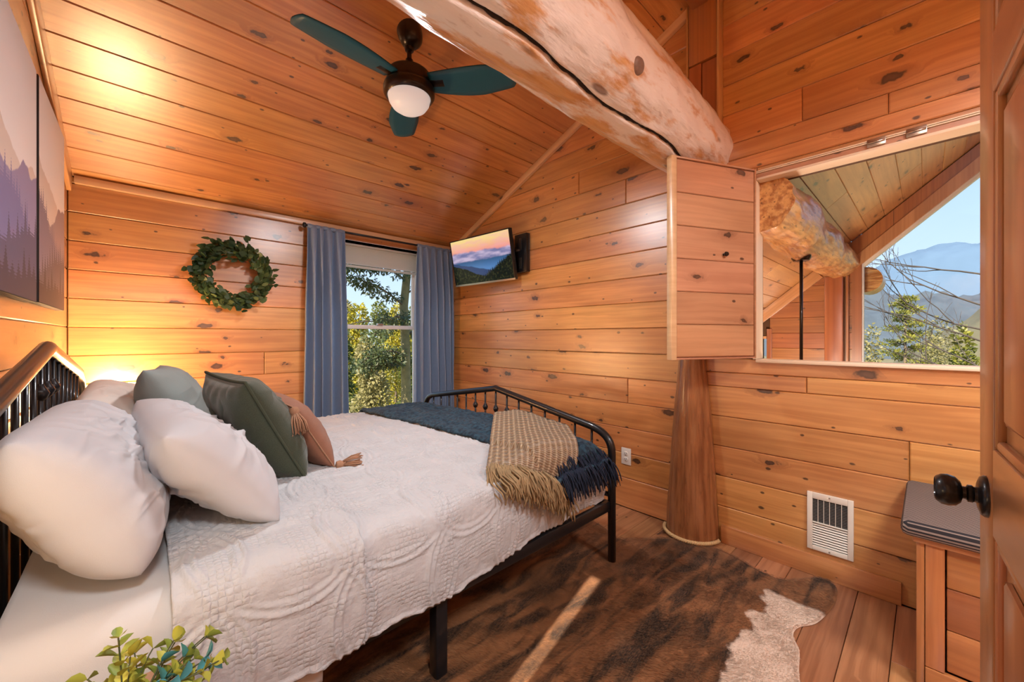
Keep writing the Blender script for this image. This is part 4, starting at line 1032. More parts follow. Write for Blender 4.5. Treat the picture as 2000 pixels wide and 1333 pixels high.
def build_quilt(name, xa, xb, nx, lift, parent, foot=True, nb_top=190, hemf=hem_q):
    xs_ = np.linspace(xa, xb, nx)
    P, S = drape(xs_, 1.12, 3.03, ZT + lift, lambda x: hemf(x), .085, lambda x: side_q(x) - lift, 3, nb_side=44, nb_top=nb_top, nb_arc=12)
    if foot:   # round down over the foot end
        x_ = P[..., 0]; t = np.clip((x_ - (1.79 - .10)) / .10, 0, 1); fac = 1 - np.sqrt(np.clip(1 - t * t, 0, 1))
        P[..., 2] -= fac * (P[..., 2] - .34) * .52
    nrm_ = normals_of(P)
    A = np.repeat(xs_[:, None], P.shape[1], 1); Bc = S
    h = .0078 * quilt_pattern(A + .02, Bc - .10)
    P2 = np.stack([A, Bc], -1)
    h += .0034 * vnoise(P2, 6, 2) + .0012 * vnoise(P2 * np.array([3.0, 1.0]), 14, 4) + .0022 * vnoise(P2 * np.array([2.5, 1.0]), 22, 6) + .0012 * vnoise(P2, 60, 8)
    P = P + nrm_ * h[..., None]
    o = grid_mesh(name, P, M['quilt'], parent, thick=.006)
    uvl = o.data.uv_layers.new(name='UVMap'); li = np.zeros(len(o.data.loops), dtype=np.int32); o.data.loops.foreach_get('vertex_index', li)
    uvl.data.foreach_set('uv', np.stack([A.reshape(-1)[li], Bc.reshape(-1)[li]], -1).astype(np.float32).ravel())
    return o
qt = empty('quilt', (1.0, 2.08, .63), 'white stitched quilt with petal pattern spread over the bed', 'quilt')
for nm_, xa, xb, nx, lift, ft in (('quilt_cover', .30, 1.79, 270, .0, True), ('folded_back_cuff', .045, .462, 90, .013, False)):
    o = build_quilt(nm_, xa, xb, nx, lift, None, ft); o.parent = qt; o.matrix_parent_inverse = Matrix.Translation((-1.0, -2.08, -.63))
# fitted sheet at the head end
def side_s(x): return 1.150 + .004 * math.sin(x * 9)
P, S = drape(np.linspace(-.215, .36, 60), 1.15, 3.02, ZT - .012, lambda x: .25, .08, side_s, 5)
P = P + normals_of(P) * (.006 * vnoise(np.stack([np.repeat(np.linspace(-.215, .36, 60)[:, None], P.shape[1], 1), S], -1), 7, 21))[..., None]
tag(grid_mesh('bed_sheet', P, M['sheet'], None, thick=.004), 'smooth white sheet over the head end of the mattress', 'bed sheet')

# ------------------------------------------------------------------ pillows
def pillow_mesh(name, w, h, t, mat, parent, seed, nu=150, nv=110, corner=.10, wr=.012, squash=None, ext=3.0, extu=3.0, rc=0.0, folds=0):
    """w along local x, h along local y, thickness t along z; corners drawn out a little"""
    u = np.linspace(-1, 1, nu); v = np.linspace(-1, 1, nv); U, Vv = np.meshgrid(u, v, indexing='ij')
    pinch = 1 - corner * ((1 - np.abs(Vv)) * 0 + (1 - Vv ** 2) * np.abs(U) ** 4 * 0)
    ex_ = U * w / 2 * (1 - .07 * (1 - Vv ** 2) ** 0 * (1 - Vv ** 2) * np.abs(U) ** 3 * corner * 8 * .6)
    ey_ = Vv * h / 2 * (1 - .07 * (1 - U ** 2) * np.abs(Vv) ** 3 * corner * 8 * .6)
    ex_, ey_ = ex_ * np.sqrt(1 - rc * .5 * Vv ** 4), ey_ * np.sqrt(1 - rc * .5 * U ** 4)
    prof = np.clip((1 - np.abs(U) ** extu) * (1 - np.abs(Vv) ** ext), 0, 1) ** .5
    zt = t / 2 * prof; emask = np.clip((1 - np.abs(U) ** 2.5) * (1 - np.abs(Vv) ** 2.5), 0, 1) ** .6
    sheets = []
    for sg in (1, -1):
        P2 = np.stack([ex_, ey_], -1)
        nz_ = wr * (vnoise(P2, 5, seed + sg) + .6 * vnoise(P2 * np.array([2.2, 1]), 9, seed + 3 * sg) + .35 * vnoise(P2 * np.array([1, 2.6]), 17, seed + 5 * sg)) * emask
        rg = 1 - np.abs(vnoise(P2 * np.array([1.3, 1.0]), 6.5, seed + 40 + sg)); rg2 = 1 - np.abs(vnoise(P2 * np.array([.8, 1.6]), 11, seed + 50 + sg))
        nz_ += wr * (.75 * rg ** 9 + .5 * rg2 ** 9) * emask
        rf = random.Random(seed * 7 + sg)
        for _ in range(folds):
            cu_, cv_, an_, ln_ = rf.uniform(-.8, .8), rf.uniform(-.7, .7), rf.choice((rf.gauss(.5, .25), rf.gauss(-.9, .3), rf.gauss(2.2, .3))), rf.uniform(.10, .22)
            dx_, dy_ = ex_ - cu_ * w / 2, ey_ - cv_ * h / 2; al_ = dx_ * math.cos(an_) + dy_ * math.sin(an_); ac_ = -dx_ * math.sin(an_) + dy_ * math.cos(an_) + .35 * al_ ** 2
            nz_ += sg * .0055 * np.exp(-(al_ / ln_) ** 4) * (np.exp(-(ac_ / .0065) ** 2) - .55 * np.exp(-((ac_ - .020) / .014) ** 2)) * emask
        # puckers radiating from edges
        if extu < 4: nz_ += wr * .5 * np.sin(U * 19 + seed) * (np.abs(Vv) ** 4) * prof + wr * .5 * np.sin(Vv * 17 + seed) * (np.abs(U) ** 4) * prof
        sheets.append(np.stack([ex_, ey_, sg * zt + nz_], -1))
    n = nu * nv; idx = np.arange(n).reshape(nu, nv)
    Vs = np.concatenate([sheets[0].reshape(-1, 3), sheets[1].reshape(-1, 3)])
    q1 = np.stack([idx[:-1, :-1], idx[1:, :-1], idx[1:, 1:], idx[:-1, 1:]], -1).reshape(-1, 4); q2 = q1[:, ::-1] + n
    o = fast_mesh(name, Vs, np.concatenate([q1, q2]), mat, parent, smooth=True)
    bmw = bmesh.new(); bmw.from_mesh(o.data); bmesh.ops.remove_doubles(bmw, verts=bmw.verts, dist=.0004); bmw.to_mesh(o.data); bmw.free()
    o.data.polygons.foreach_set('use_smooth', [True] * len(o.data.polygons))
    return o
def rim_pts(w, h, corner=.1, inset=0.0):
    pts = []
    N_ = 24
    for side in range(4):
        for i in range(N_):
            q = -1 + 2 * i / N_
            if side == 0: U, V_ = q, -1
            elif side == 1: U, V_ = 1, q
            elif side == 2: U, V_ = -q, 1
            else: U, V_ = -1, -q
            pts.append((U * w / 2 * (1 - .07 * (1 - V_ ** 2) * abs(U) ** 3 * corner * 4.8), V_ * h / 2 * (1 - .07 * (1 - U ** 2) * abs(V_) ** 3 * corner * 4.8), 0))
    pts.append(pts[0]); return pts
def place_pillow(name, loc, lean, yaw, roll, label):
    """local x -> along bed width (y), local y -> up the pillow, local z -> front (toward the foot)"""
    e = bpy.data.objects.new(name, None); col.objects.link(e)
    base = frame((0, 0, 0), (0, 1, 0), (0, 0, 1), (1, 0, 0))
    Mx = Matrix.Translation(loc) @ Matrix.Rotation(R(yaw), 4, 'Z') @ Matrix.Rotation(R(-lean), 4, 'Y') @ Matrix.Rotation(R(roll), 4, 'X') @ base
    e.matrix_local = Mx; tag(e, label, 'pillow'); return e
p = place_pillow('pillow', (-.098, 1.575, .822), 30, 0, -1, 'large white pillow nearest the camera at the headboard')
pillow_mesh('case', .77, .42, .235, M['linen'], p, 3, wr=.016, ext=2.3, extu=5, rc=.35, folds=11)
p = place_pillow('pillow', (.137, 1.655, .812), 41, 3.5, 1.8, 'white pillow propped in front, leaning on the nearest one')
pillow_mesh('case', .723, .415, .205, M['linen'], p, 9, wr=.014, ext=2.3, extu=4.5, rc=.18, folds=10)
p = place_pillow('pillow', (-.016, 2.509, .822), 48.2, -1.2, 2.5, 'cream pillow at the far side of the headboard')
pillow_mesh('case', .743, .476, .19, M['cream_fabric'], p, 14, wr=.012, ext=2.4, extu=4.5, rc=.3)
p = place_pillow('pillow', (.125, 2.297, .858), 25, -6.3, -1.2, 'grey sage pillow behind the green velvet one')
pillow_mesh('case', .507, .472, .20, M['grey_fabric'], p, 19, corner=.16, wr=.008)
p = place_pillow('throw_pillow', (.325, 1.855, .852), 28, 8, 2, 'dark green velvet throw pillow with corded edge')
pillow_mesh('case', .44, .45, .20, M['green_velvet'], p, 23, corner=.16, wr=.010, folds=7)
tube('cord_edge', rim_pts(.444, .454, .16), .0055, M['green_cord'], p, seg=6)
p = place_pillow('throw_pillow', (.512, 2.085, .785), 30, 0, 0, 'rust brown throw pillow with corner tassels')
pillow_mesh('case', .71, .315, .16, M['brown_fabric'], p, 31, corner=.12, wr=.005)
tube('seam', rim_pts(.713, .318, .12), .003, M['brown_thread'], p, seg=5)
def tassel(parent, at, direction, seed, ln=.075):
    t = empty('tassel', at); t.parent = parent
    d = Vector(direction).normalized(); q = d.to_track_quat('-Z', 'Y'); t.rotation_mode = 'QUATERNION'; t.rotation_quaternion = q
    lathe('tassel_head', [(0, .006), (.016, 0), (.020, -.014), (.014, -.028), (.018, -.034)], M['brown_thread'], t, 12)
    rr = random.Random(seed); Vt, Ft = [], []
    for i in range(60):
        a = rr.uniform(0, 6.283); r0 = .015 * math.sqrt(rr.random()); r1 = r0 * 2.3 + .004
        p0 = (r0 * math.cos(a), r0 * math.sin(a), -.026); p1 = (r1 * .9 * math.cos(a), r1 * .9 * math.sin(a), -.062); p2 = (r1 * math.cos(a) + rr.uniform(-.004, .004), r1 * math.sin(a) + rr.uniform(-.004, .004), -ln * rr.uniform(.85, 1.05))
        v, f = tube_arrays([p0, p1, p2], .0026, 4); o_ = len(Vt); Vt += v; Ft += [tuple(k + o_ for k in g) for g in f]
    s = mesh_obj('tassel_threads', Vt, Ft, M['brown_thread'], t, smooth=True); tag(s, kind='stuff')
pm = p.matrix_basis.to_3x3().inverted()
tassel(p, (-.352, .155, .0), pm @ Vector((.10, -.40, -1)), 2, .108)
tassel(p, (-.354, -.156, .01), pm @ Vector((.9, -.15, -.05)), 5, .10)
tassel(p, (.352, .155, .02), pm @ Vector((.3, .1, -1)), 8)
tassel(p, (.354, -.156, .01), pm @ Vector((.9, .3, -.15)), 11)

# ------------------------------------------------------------------ throws
def strands(name, roots, dirs, ln, rad, mat, parent, seed, sag=.4, wob=.012, seg=4, nseg=5, flo=None):
    rr = random.Random(seed); Vt, Ft = [], []
    for r0, d0 in zip(roots, dirs):
        p = Vector(r0); d = Vector(d0).normalized(); L_ = ln * rr.uniform(.8, 1.15); pts = [p.copy()]
        for i in range(nseg):
            d = (d + Vector((rr.uniform(-1, 1) * wob * 20, rr.uniform(-1, 1) * wob * 20, -sag * .35 + rr.uniform(-1, 1) * wob * 6))).normalized(); p = p + d * L_ / nseg
            if flo is not None: p = flo(p)
            pts.append(p.copy())
        v, f = tube_arrays(pts, [rad, rad, rad, rad, rad * .9, rad * .6][:len(pts)], seg); o_ = len(Vt); Vt += v; Ft += [tuple(k + o_ for k in g) for g in f]
    s = mesh_obj(name, Vt, Ft, mat, parent, smooth=True); tag(s, kind='stuff'); return s
def bed_top(x, y):
    """quilt surface height / drape: returns point on bed surface for flattened coords (y may go beyond the near edge)"""
    t = np.clip((x - 1.69) / .10, 0, 1)
    return ZT + .012
nt_ = empty('navy_throw', (1.52, 2.1, ZT), 'navy blue chenille throw folded across the foot of the bed', 'throw')
nx_, ny_ = 70, 180
A = np.linspace(0, 1, nx_); Bv = np.linspace(0, 1, ny_); Ax, By = np.meshgrid(A, Bv, indexing='ij')
yy = 1.115 + By * (3.02 - 1.115)
xl = np.interp(yy, [1.1, 1.5, 2.2, 3.05], [1.335, 1.30, 1.24, 1.185]) + .008 * np.sin(yy * 9)
X = xl + Ax * (1.775 - xl)
def near_edge(yv, z0, r=.085, y0=1.155):
    t = np.clip((y0 + r - yv) / r, 0, 1); return z0 - r * (1 - np.sqrt(np.clip(1 - t * t, 0, 1)))
Zb = ZT + .02 * np.sin(np.clip((yy - 1.2) / 1.75, 0, 1) * np.pi)
Zb = near_edge(yy, Zb); 
t = np.clip((X - 1.69) / .10, 0, 1); Zb = Zb - (1 - np.sqrt(np.clip(1 - t * t, 0, 1))) * (Zb - .34) * .52 
tf = np.clip((yy - 2.94) / .08, 0, 1); Zb = Zb - tf ** 2 * .05
edge = np.clip(Ax / .05, 0, 1)
Z = Zb + .010 + .020 * np.sqrt(edge) + .010 * vnoise(np.stack([X, yy * .45], -1), 11, 3) + .008 * vnoise(np.stack([X * 1.0, yy * .5], -1), 24, 5) + .004 * vnoise(np.stack([X, yy], -1), 60, 6)
P = np.stack([X - 1.52, yy - 2.1, Z - ZT], -1)
grid_mesh('blanket', P, M['navy'], nt_, thick=.012)
roots, dirs = [], []
for i in range(230):
    x = 1.36 + random.random() * .41; k_ = int((x - 1.335) / .44 * (nx_ - 1)); k_ = min(max(k_, 0), nx_ - 1)
    jz = random.random(); jj = int(jz * 6)
    roots.append((P[k_, jj, 0], P[k_, jj, 1] - .002, P[k_, jj, 2] + .006)); dirs.append((random.uniform(-.3, .3), -.8, -.55))
strands('fringe', roots, dirs, .12, .0034, M['navy_fringe'], nt_, 4, sag=1.0, wob=.010)

tn = empty('tan_throw', (1.45, 1.5, ZT), 'tan ribbed knit throw with fringe hanging over the bed edge', 'throw')
# flattened path: runs from the footboard side diagonally over the near edge, then hangs
dirv = np.array([-.675, -.738]); perp = np.array([.738, -.675])
nu_, nv_ = 130, 90; Uq, Vq = np.meshgrid(np.linspace(0, 1, nu_), np.linspace(0, 1, nv_), indexing='ij')
start = np.array([1.685, 1.965]); wid = .44
lens = 1.0 - .11 * Vq
fx = start[0] + dirv[0] * Uq * lens + perp[0] * Vq * wid; fy = start[1] + dirv[1] * Uq * lens + perp[1] * Vq * wid
# trailing edge cut so that the hem is roughly straight down the side
yed = 1.165
over = np.clip(yed - fy, 0, None)
# rounding over the edge
rq = .075; arc = rq * math.pi / 2
def fold_edge(fy_, over_):
    th = np.clip((yed + rq - fy_) / rq, 0, None); a = np.clip(th * .9, 0, math.pi / 2)
    yo = yed + rq - rq * np.sin(a); zo = -rq * (1 - np.cos(a)); rest = np.clip((yed + rq - fy_) - rq * (math.pi / 2) / .9, 0, None)
    yo = np.where(fy_ > yed + rq, fy_, yo - .0 * rest); zo = np.where(fy_ > yed + rq, 0, zo - rest)
    return yo, zo
yo, zo = fold_edge(fy, over)
Zt = ZT + .02 * np.sin(np.clip((fy - 1.2) / 1.75, 0, 1) * np.pi)
hang = np.clip((yed + rq - fy) / .3, 0, 1)
ribs = .0045 * np.abs(np.sin(Vq * math.pi * 16)) + .004 * (np.sin(Vq * math.pi * 8) > .86)
knit = .0016 * np.sin(Uq * lens / .0075 * 2 * math.pi * .5)
puff = .030 + .018 * np.sin(Vq * math.pi) + .010 * vnoise(np.stack([Uq * 3, Vq * 2], -1), 1.5, 2)
nav = ((fx > 1.26) & (fx < 1.9)).astype(float) * .022
xs3 = fx + .02 * hang * np.sin(Vq * 9 + 1)
t = np.clip((xs3 - 1.69) / .12, 0, 1)
Z = Zt + zo + (puff + ribs + knit + nav * (1 - hang)) * (1 - hang * .85)
Y = yo - (.034 + ribs + knit + .012 * np.sin(Vq * 8)) * hang
xs3 = np.minimum(xs3, 1.778)
P = np.stack([xs3 - 1.45, Y - 1.5, Z - ZT], -1)
def tan_mat():
    m, nt, bs, out = new_mat('tan_rib_knit'); N, L = nt.nodes, nt.links
    tc = N.new('ShaderNodeTexCoord'); sep = N.new('ShaderNodeSeparateXYZ'); L.new(tc.outputs['UV'], sep.inputs[0])
    s = math_node(nt, 'SINE', math_node(nt, 'MULTIPLY', sep.outputs[1], math.pi * 16)); ab = math_node(nt, 'ABSOLUTE', s)
    st = math_node(nt, 'SINE', math_node(nt, 'MULTIPLY', sep.outputs[0], 520)); nz = N.new('ShaderNodeTexNoise'); nz.inputs['Scale'].default_value = 70; L.new(tc.outputs['UV'], nz.inputs[0])
    mixv = math_node(nt, 'ADD', math_node(nt, 'MULTIPLY', math_node(nt, 'POWER', ab, 6.0), .6), math_node(nt, 'MULTIPLY', math_node(nt, 'MULTIPLY', math_node(nt, 'ADD', st, 1.0), nz.outputs[0]), .32))
    L.new(mixc(nt, mixv, (.205, .115, .052), (.62, .47, .30)), bs.inputs['Base Color'])
    bp = N.new('ShaderNodeBump'); bp.inputs['Strength'].default_value = .8; bp.inputs['Distance'].default_value = .004; L.new(math_node(nt, 'ADD', st, math_node(nt, 'MULTIPLY', nz.outputs[0], 2)), bp.inputs['Height']); L.new(bp.outputs[0], bs.inputs['Normal'])
    setin(bs, rough=.95, sheen=.25); return m
M['tan_rib'] = tan_mat()
o = grid_mesh('blanket', P, M['tan_rib'], tn, thick=.010)
uvl = o.data.uv_layers.new(name='UVMap'); li = np.zeros(len(o.data.loops), dtype=np.int32); o.data.loops.foreach_get('vertex_index', li)
uvs = np.stack([Uq.reshape(-1)[li], Vq.reshape(-1)[li]], -1).astype(np.float32); uvl.data.foreach_set('uv', uvs.ravel())
roots, dirs = [], []
for i in range(260):
    v_ = random.random(); jv = int(v_ * (nv_ - 1)); row = nu_ - 1 - int(random.random() * 5)
    roots.append(tuple(P[row, jv] + np.array([0, -.004, .004]))); 
    hg = hang[row, jv]; dirs.append((-.35 * (1 - hg) + random.uniform(-.25, .25), -.55 * (1 - hg) - .12, -.2 - .8 * hg))
def flo(p):
    # keep fringe outside the quilt: not inside the side face nor below the top
    if p.y + 1.5 > 1.165: p.z = max(p.z, -.005 - max(0, 1.24 - (p.y + 1.5)) * .6)
    else: p.y = min(p.y, 1.108 - 1.5)
    return p
strands('fringe', roots, dirs, .115, .0042, M['tan_fringe'], tn, 9, sag=.9, wob=.016, flo=flo)

# ------------------------------------------------------------------ cowhide rug
rug = empty('cowhide_rug', (1.6, 1.0, 0), 'brindle brown cowhide rug with a pale flank patch by the bed', 'rug')
out_pts = [(.20, 1.75), (.55, 2.2), (1.2, 2.25), (1.72, 1.95), (2.06, 1.66), (2.13, 1.55), (2.125, 1.42), (2.06, 1.27), (2.13, 1.19), (2.245, 1.09), (2.33, .96), (2.375, .84), (2.345, .70), (2.305, .60), (2.30, .50), (2.36, .43), (2.435, .385), (2.455, .335), (2.40, .295), (2.25, .288), (2.06, .318), (1.97, .365), (1.90, .37), (1.82, .335), (1.65, .30), (1.45, .20), (1.25, .02), (1.0, .0), (.72, .10), (.60, .35), (.58, .62), (.42, .75), (.22, .72), (.12, .9), (.25, 1.1), (.32, 1.4)]
def cr(pts, n=8):
    o = []; N_ = len(pts)
    for i in range(N_):
        p0, p1, p2, p3 = (np.array(pts[(i + k) % N_]) for k in (-1, 0, 1, 2))
        for j in range(n):
            t = j / n; o.append(.5 * ((2 * p1) + (-p0 + p2) * t + (2 * p0 - 5 * p1 + 4 * p2 - p3) * t * t + (-p0 + 3 * p1 - 3 * p2 + p3) * t ** 3))
    return np.array(o)
oc = cr(out_pts); cen_ = np.array([1.15, .95]); nr = 40; V = []
m_ = len(oc)
for i in range(nr + 1):
    f_ = i / nr; ring = cen_ + (oc - cen_) * f_
    zz = .011 + .0025 * vnoise(ring, 9, 3) + .002 * vnoise(ring, 30, 5); zz = zz * (1 if i < nr else .15)
    if i == 0: ring = np.repeat(cen_[None], m_, 0)
    V.append(np.column_stack([ring, zz]))
V = np.concatenate(V); idx = np.arange((nr + 1) * m_).reshape(nr + 1, m_); i2 = np.roll(idx, -1, 1)
o = fast_mesh('hide', V - np.array([1.6, 1.0, 0]), np.stack([idx[:-1], i2[:-1], i2[1:], idx[1:]], -1).reshape(-1, 4)[:, ::-1], M['hide'], rug, smooth=True)
# shift object space so the pattern follows room coordinates
for oo in (o,): oo.data.transform(Matrix.Translation((1.6, 1.0, 0))); oo.matrix_local = Matrix.Translation((-1.6, -1.0, 0))
def in_poly(P, poly):
    x, y = P[:, 0], P[:, 1]; ins = np.zeros(len(P), bool); xj, yj = poly[-1]
    for xi, yi in poly:
        c = ((yi > y) != (yj > y)) & (x < (xj - xi) * (y - yi) / (yj - yi + 1e-12) + xi); ins ^= c; xj, yj = xi, yi
    return ins
rng = np.random.RandomState(11); C = rng.uniform([.3, 0.0], [2.48, 1.75], (230000, 2)); C = C[in_poly(C, oc)][:150000]; n = len(C)
ang = R(-34) + np.pi + .5 * vnoise(C, 3, 4) + rng.normal(0, .35, n); L_ = rng.uniform(.012, .024, n)
base = np.column_stack([C, np.full(n, .010)]); tip = base + np.column_stack([np.cos(ang) * L_, np.sin(ang) * L_, rng.uniform(.003, .009, n)]); side_ = np.column_stack([-np.sin(ang), np.cos(ang), np.zeros(n)]) * .0011
Vh = np.stack([base - side_, base + side_, tip], 1).reshape(-1, 3); Qh = np.arange(3 * n).reshape(n, 3)
fur = fast_mesh('hair', Vh, Qh, M['hide'], rug); fur.matrix_local = Matrix.Translation((-1.6, -1.0, 0)); tag(fur, kind='stuff')

# ------------------------------------------------------------------ bench
bn = empty('bench', (2.2, -.35, 0), 'pine box bench with framed front under the striped cushion', 'bench')
BXF, BXB, BYL, BYR, BZT = 1.93, W - .022, .027, -.78, .525
def bb(name, x0, x1, y0, y1, z0, z1, mat=M['bench_wood'], bev=.003, vert=False, parent=None):
    """board with local x along its length"""
    cx, cyy, cz = (x0 + x1) / 2, (y0 + y1) / 2, (z0 + z1) / 2
    if vert: f_ = frame((cx - 2.2, cyy + .35, cz), (0, 0, 1), (0, -1, 0), (1, 0, 0)); return obox(name, f_, z1 - z0, y1 - y0, x1 - x0, mat, parent or bn, bev)
    f_ = frame((cx - 2.2, cyy + .35, cz), (0, 1, 0), (0, 0, 1), (1, 0, 0)); return obox(name, f_, y1 - y0, z1 - z0, x1 - x0, mat, parent or bn, bev)
bb('side_panel', BXF + .004, BXB, BYL - .020, BYL, .0, BZT - .02, vert=True); bb('side_panel', BXF + .004, BXB, BYR, BYR + .02, 0, BZT - .02, vert=True)
bb('corner_edge', BXF - .002, BXF + .004, BYL - .020, BYL, 0, BZT - .02, vert=True)
bb('stile', BXF - .006, BXF + .012, BYL - .066, BYL - .021, .09, BZT - .02, vert=True); bb('stile', BXF - .006, BXF + .012, BYR + .021, BYR + .066, .09, BZT - .02, vert=True)
bb('base_rail', BXF - .010, BXF + .012, BYR, BYL - .021, 0, .088)
for i in range(3): bb('panel_board', BXF + .014, BXF + .03, BYR + .03, BYL - .07, .09 + i * .139, .09 + (i + 1) * .139 - .002, bev=.004)
bb('seat_board', BXF - .018, BXB, BYR - .01, BYL + .008, BZT - .02, BZT)
cu = box('seat_cushion', 1.885, W - .021, -.77, .064, .526, .578, M['stripe'], None, bev=.018); tag(cu, 'thin black and cream striped cushion on the pine bench', 'cushion')

# ------------------------------------------------------------------ door (open, standing beside the camera)
hg = Vector((.33, -.108, 0)); fe = Vector((1.092, -.064, 0)); dd = (fe - hg).normalized(); DW = (fe - hg).length
dn = Vector((-dd.y, dd.x, 0))                      # faces +y, toward the bed
door = bpy.data.objects.new('door_1', None); col.objects.link(door); tag(door, 'open panelled pine door at the right edge with a black knob', 'door', kind='structure')
door.matrix_local = frame(fe, -dd, (0, 0, 1), (-dd).cross(Vector((0, 0, 1))))
# local: x from free edge toward hinge, y up, z normal. check facing
fz = (-dd).cross(Vector((0, 0, 1)))
sgn = 1 if fz.dot(dn) > 0 else -1
DT = .036
def dpart(name, x0, x1, z0, z1, d0, d1, vert=True, bev=.003, mat=M['door'], parent=None):
    cx, cz = (x0 + x1) / 2, (z0 + z1) / 2; a, b = sorted((-d0 * sgn * -1, -d1 * sgn * -1)); cd = (a + b) / 2
    if vert: f_ = frame((cx, cz, cd), (0, 1, 0), (-1, 0, 0), (0, 0, 1)); return obox(name, f_, z1 - z0, x1 - x0, b - a, mat, parent or door, bev)
    f_ = frame((cx, cz, cd), (1, 0, 0), (0, 1, 0), (0, 0, 1)); return obox(name, f_, x1 - x0, z1 - z0, b - a, mat, parent or door, bev)
ST = .112
dpart('stile', 0, ST, .008, 2.04, 0, -DT); dpart('stile', DW - ST, DW, .008, 2.04, 0, -DT); 
zr = [(.008, .24), (.885, 1.025), (1.590, 1.685), (1.93, 2.04)]
for a, b in zr: dpart('rail', ST, DW - ST, a, b, 0, -DT, vert=False)
mul0, mul1 = DW / 2 - .05, DW / 2 + .05
for (a, b) in zip(zr[:-1], zr[1:]):
    dpart('mullion', mul0, mul1, a[1], b[0], 0, -DT)
    for x0, x1 in ((ST, mul0), (mul1, DW - ST)):
        z0, z1 = a[1], b[0]
        pn = dpart('raised_panel', x0 + .001, x1 - .001, z0 + .001, z1 - .001, -.012, -DT + .012, bev=0)
        dpart('panel_field', x0 + .045, x1 - .045, z0 + .045, z1 - .045, -.004, -.013, bev=.007)
        for (p0, p1, q0, q1, vv) in ((x0, x0 + .016, z0, z1, True), (x1 - .016, x1, z0, z1, True), (x0 + .016, x1 - .016, z0, z0 + .016, False), (x0 + .016, x1 - .016, z1 - .016, z1, False)):
            dpart('sticking', p0, p1, q0, q1, -.002, -.014, vert=vv, bev=.005)
kb = empty('door_knob', (0, 0, 0)); kb.parent = door; kb.matrix_local = frame((.064, .935, 0), (1, 0, 0), (0, sgn, 0) if False else (0, 1, 0), (0, 0, 1)) if sgn > 0 else frame((.064, .935, 0), (1, 0, 0), (0, -1, 0), (0, 0, -1))
lathe('rosette', [(.034, 0), (.034, .003), (.031, .007), (.022, .010), (.015, .011)], M['black_metal'], kb, 32)
lathe('knob_neck', [(.0135, .009), (.0125, .014), (.0145, .016), (.0145, .021), (.0105, .023), (.0105, .028)], M['black_metal'], kb, 24)
lathe('knob_ball', [(.0105, .027), (.018, .029), (.0245, .035), (.027, .044), (.0255, .052), (.021, .058), (.0185, .0595), (.0175, .058), (.010, .0575), (0, .0575)], M['black_metal'], kb, 32)

# ------------------------------------------------------------------ nightstands, lamps, plant
def nightstand(x0, x1, y0, y1, zt_, label):
    e = empty('nightstand', ((x0 + x1) / 2, (y0 + y1) / 2, 0), label, 'nightstand', 'bedside nightstands'); hx, hy = (x1 - x0) / 2, (y1 - y0) / 2
    box('top', -hx, hx, -hy, hy, zt_ - .025, zt_, M['bench_wood'], e, bev=.004)
    box('body', -hx + .02, hx - .02, -hy + .02, hy - .02, zt_ - .24, zt_ - .026, M['bench_wood'], e, bev=.003)
    d_ = box('drawer_front', hx - .02, hx - .005, -hy + .03, hy - .03, zt_ - .22, zt_ - .045, M['bench_wood'], e, bev=.003); lathe('drawer_knob', [(.004, 0), (.006, .01), (.012, .018), (.008, .026), (0, .027)], M['bronze'], d_, 12, mat4=frame((hx - .005, 0, zt_ - .13), (0, 1, 0), (0, 0, 1), (1, 0, 0)))
    for sx in (-1, 1):
        for sy in (-1, 1): box('leg', sx * (hx - .035) - .015, sx * (hx - .035) + .015, sy * (hy - .035) - .015, sy * (hy - .035) + .015, 0, zt_ - .24, M['bench_wood'], e, bev=.002)
nightstand(-.31, .07, .76, 1.09, .52, 'small pine nightstand under the potted greenery')
nightstand(-.31, .06, 3.10, 3.50, .50, 'small pine nightstand beyond the far pillows')
def table_lamp(loc, watt, label, h=.36, colr=(1.0, .66, .34), rs=1.0):
    e = empty('table_lamp', loc, label, 'lamp', 'bedside lamps')
    lathe('base', [(.055, 0), (.055, .012), (.02, .025), (.03, .07), (.038, .10), (.02, .15), (.010, .17), (.010, .21)], M['bronze'], e, 24)
    sh_ = lathe('lamp_shade', [(.105 * rs, h - .17), (.080 * rs, h)], M['shade_t'], e, 32); sh_.data.polygons
    for p_ in [p for p in sh_.data.polygons if len(p.vertices) > 4]: pass
    bmx = bmesh.new(); bmx.from_mesh(sh_.data); bmesh.ops.delete(bmx, geom=[f for f in bmx.faces if len(f.verts) > 4], context='FACES'); bmx.to_mesh(sh_.data); bmx.free()
    bl_ = lathe('bulb', [(0, .215), (.016, .225), (.026, .25), (.02, .275), (0, .285)], M['lampglow'], e, 16)
    ld = bpy.data.lights.new('bulb_light', 'POINT'); ld.energy = watt; ld.color = colr; ld.shadow_soft_size = .12; lo = bpy.data.objects.new('bulb_light', ld); link(lo, e); lo.location = (0, 0, .31)
def shade_mat():
    m = bpy.data.materials.new('linen_shade'); m.use_nodes = True; nt = m.node_tree; nt.nodes.clear(); out = nt.nodes.new('ShaderNodeOutputMaterial')
    d = nt.nodes.new('ShaderNodeBsdfDiffuse'); t = nt.nodes.new('ShaderNodeBsdfTranslucent'); mx = nt.nodes.new('ShaderNodeMixShader'); mx.inputs[0].default_value = .28
    for n_ in (d, t): n_.inputs[0].default_value = (.80, .66, .46, 1)
    nt.links.new(d.outputs[0], mx.inputs[1]); nt.links.new(t.outputs[0], mx.inputs[2]); nt.links.new(mx.outputs[0], out.inputs[0]); return m
M['shade_t'] = shade_mat()
table_lamp((-.14, 3.28, .501), 72, 'warm bedside lamp glowing behind the far pillows')
table_lamp((-.245, .845, .521), 9, 'warm bedside lamp left of the potted greenery', h=.36, rs=.7)

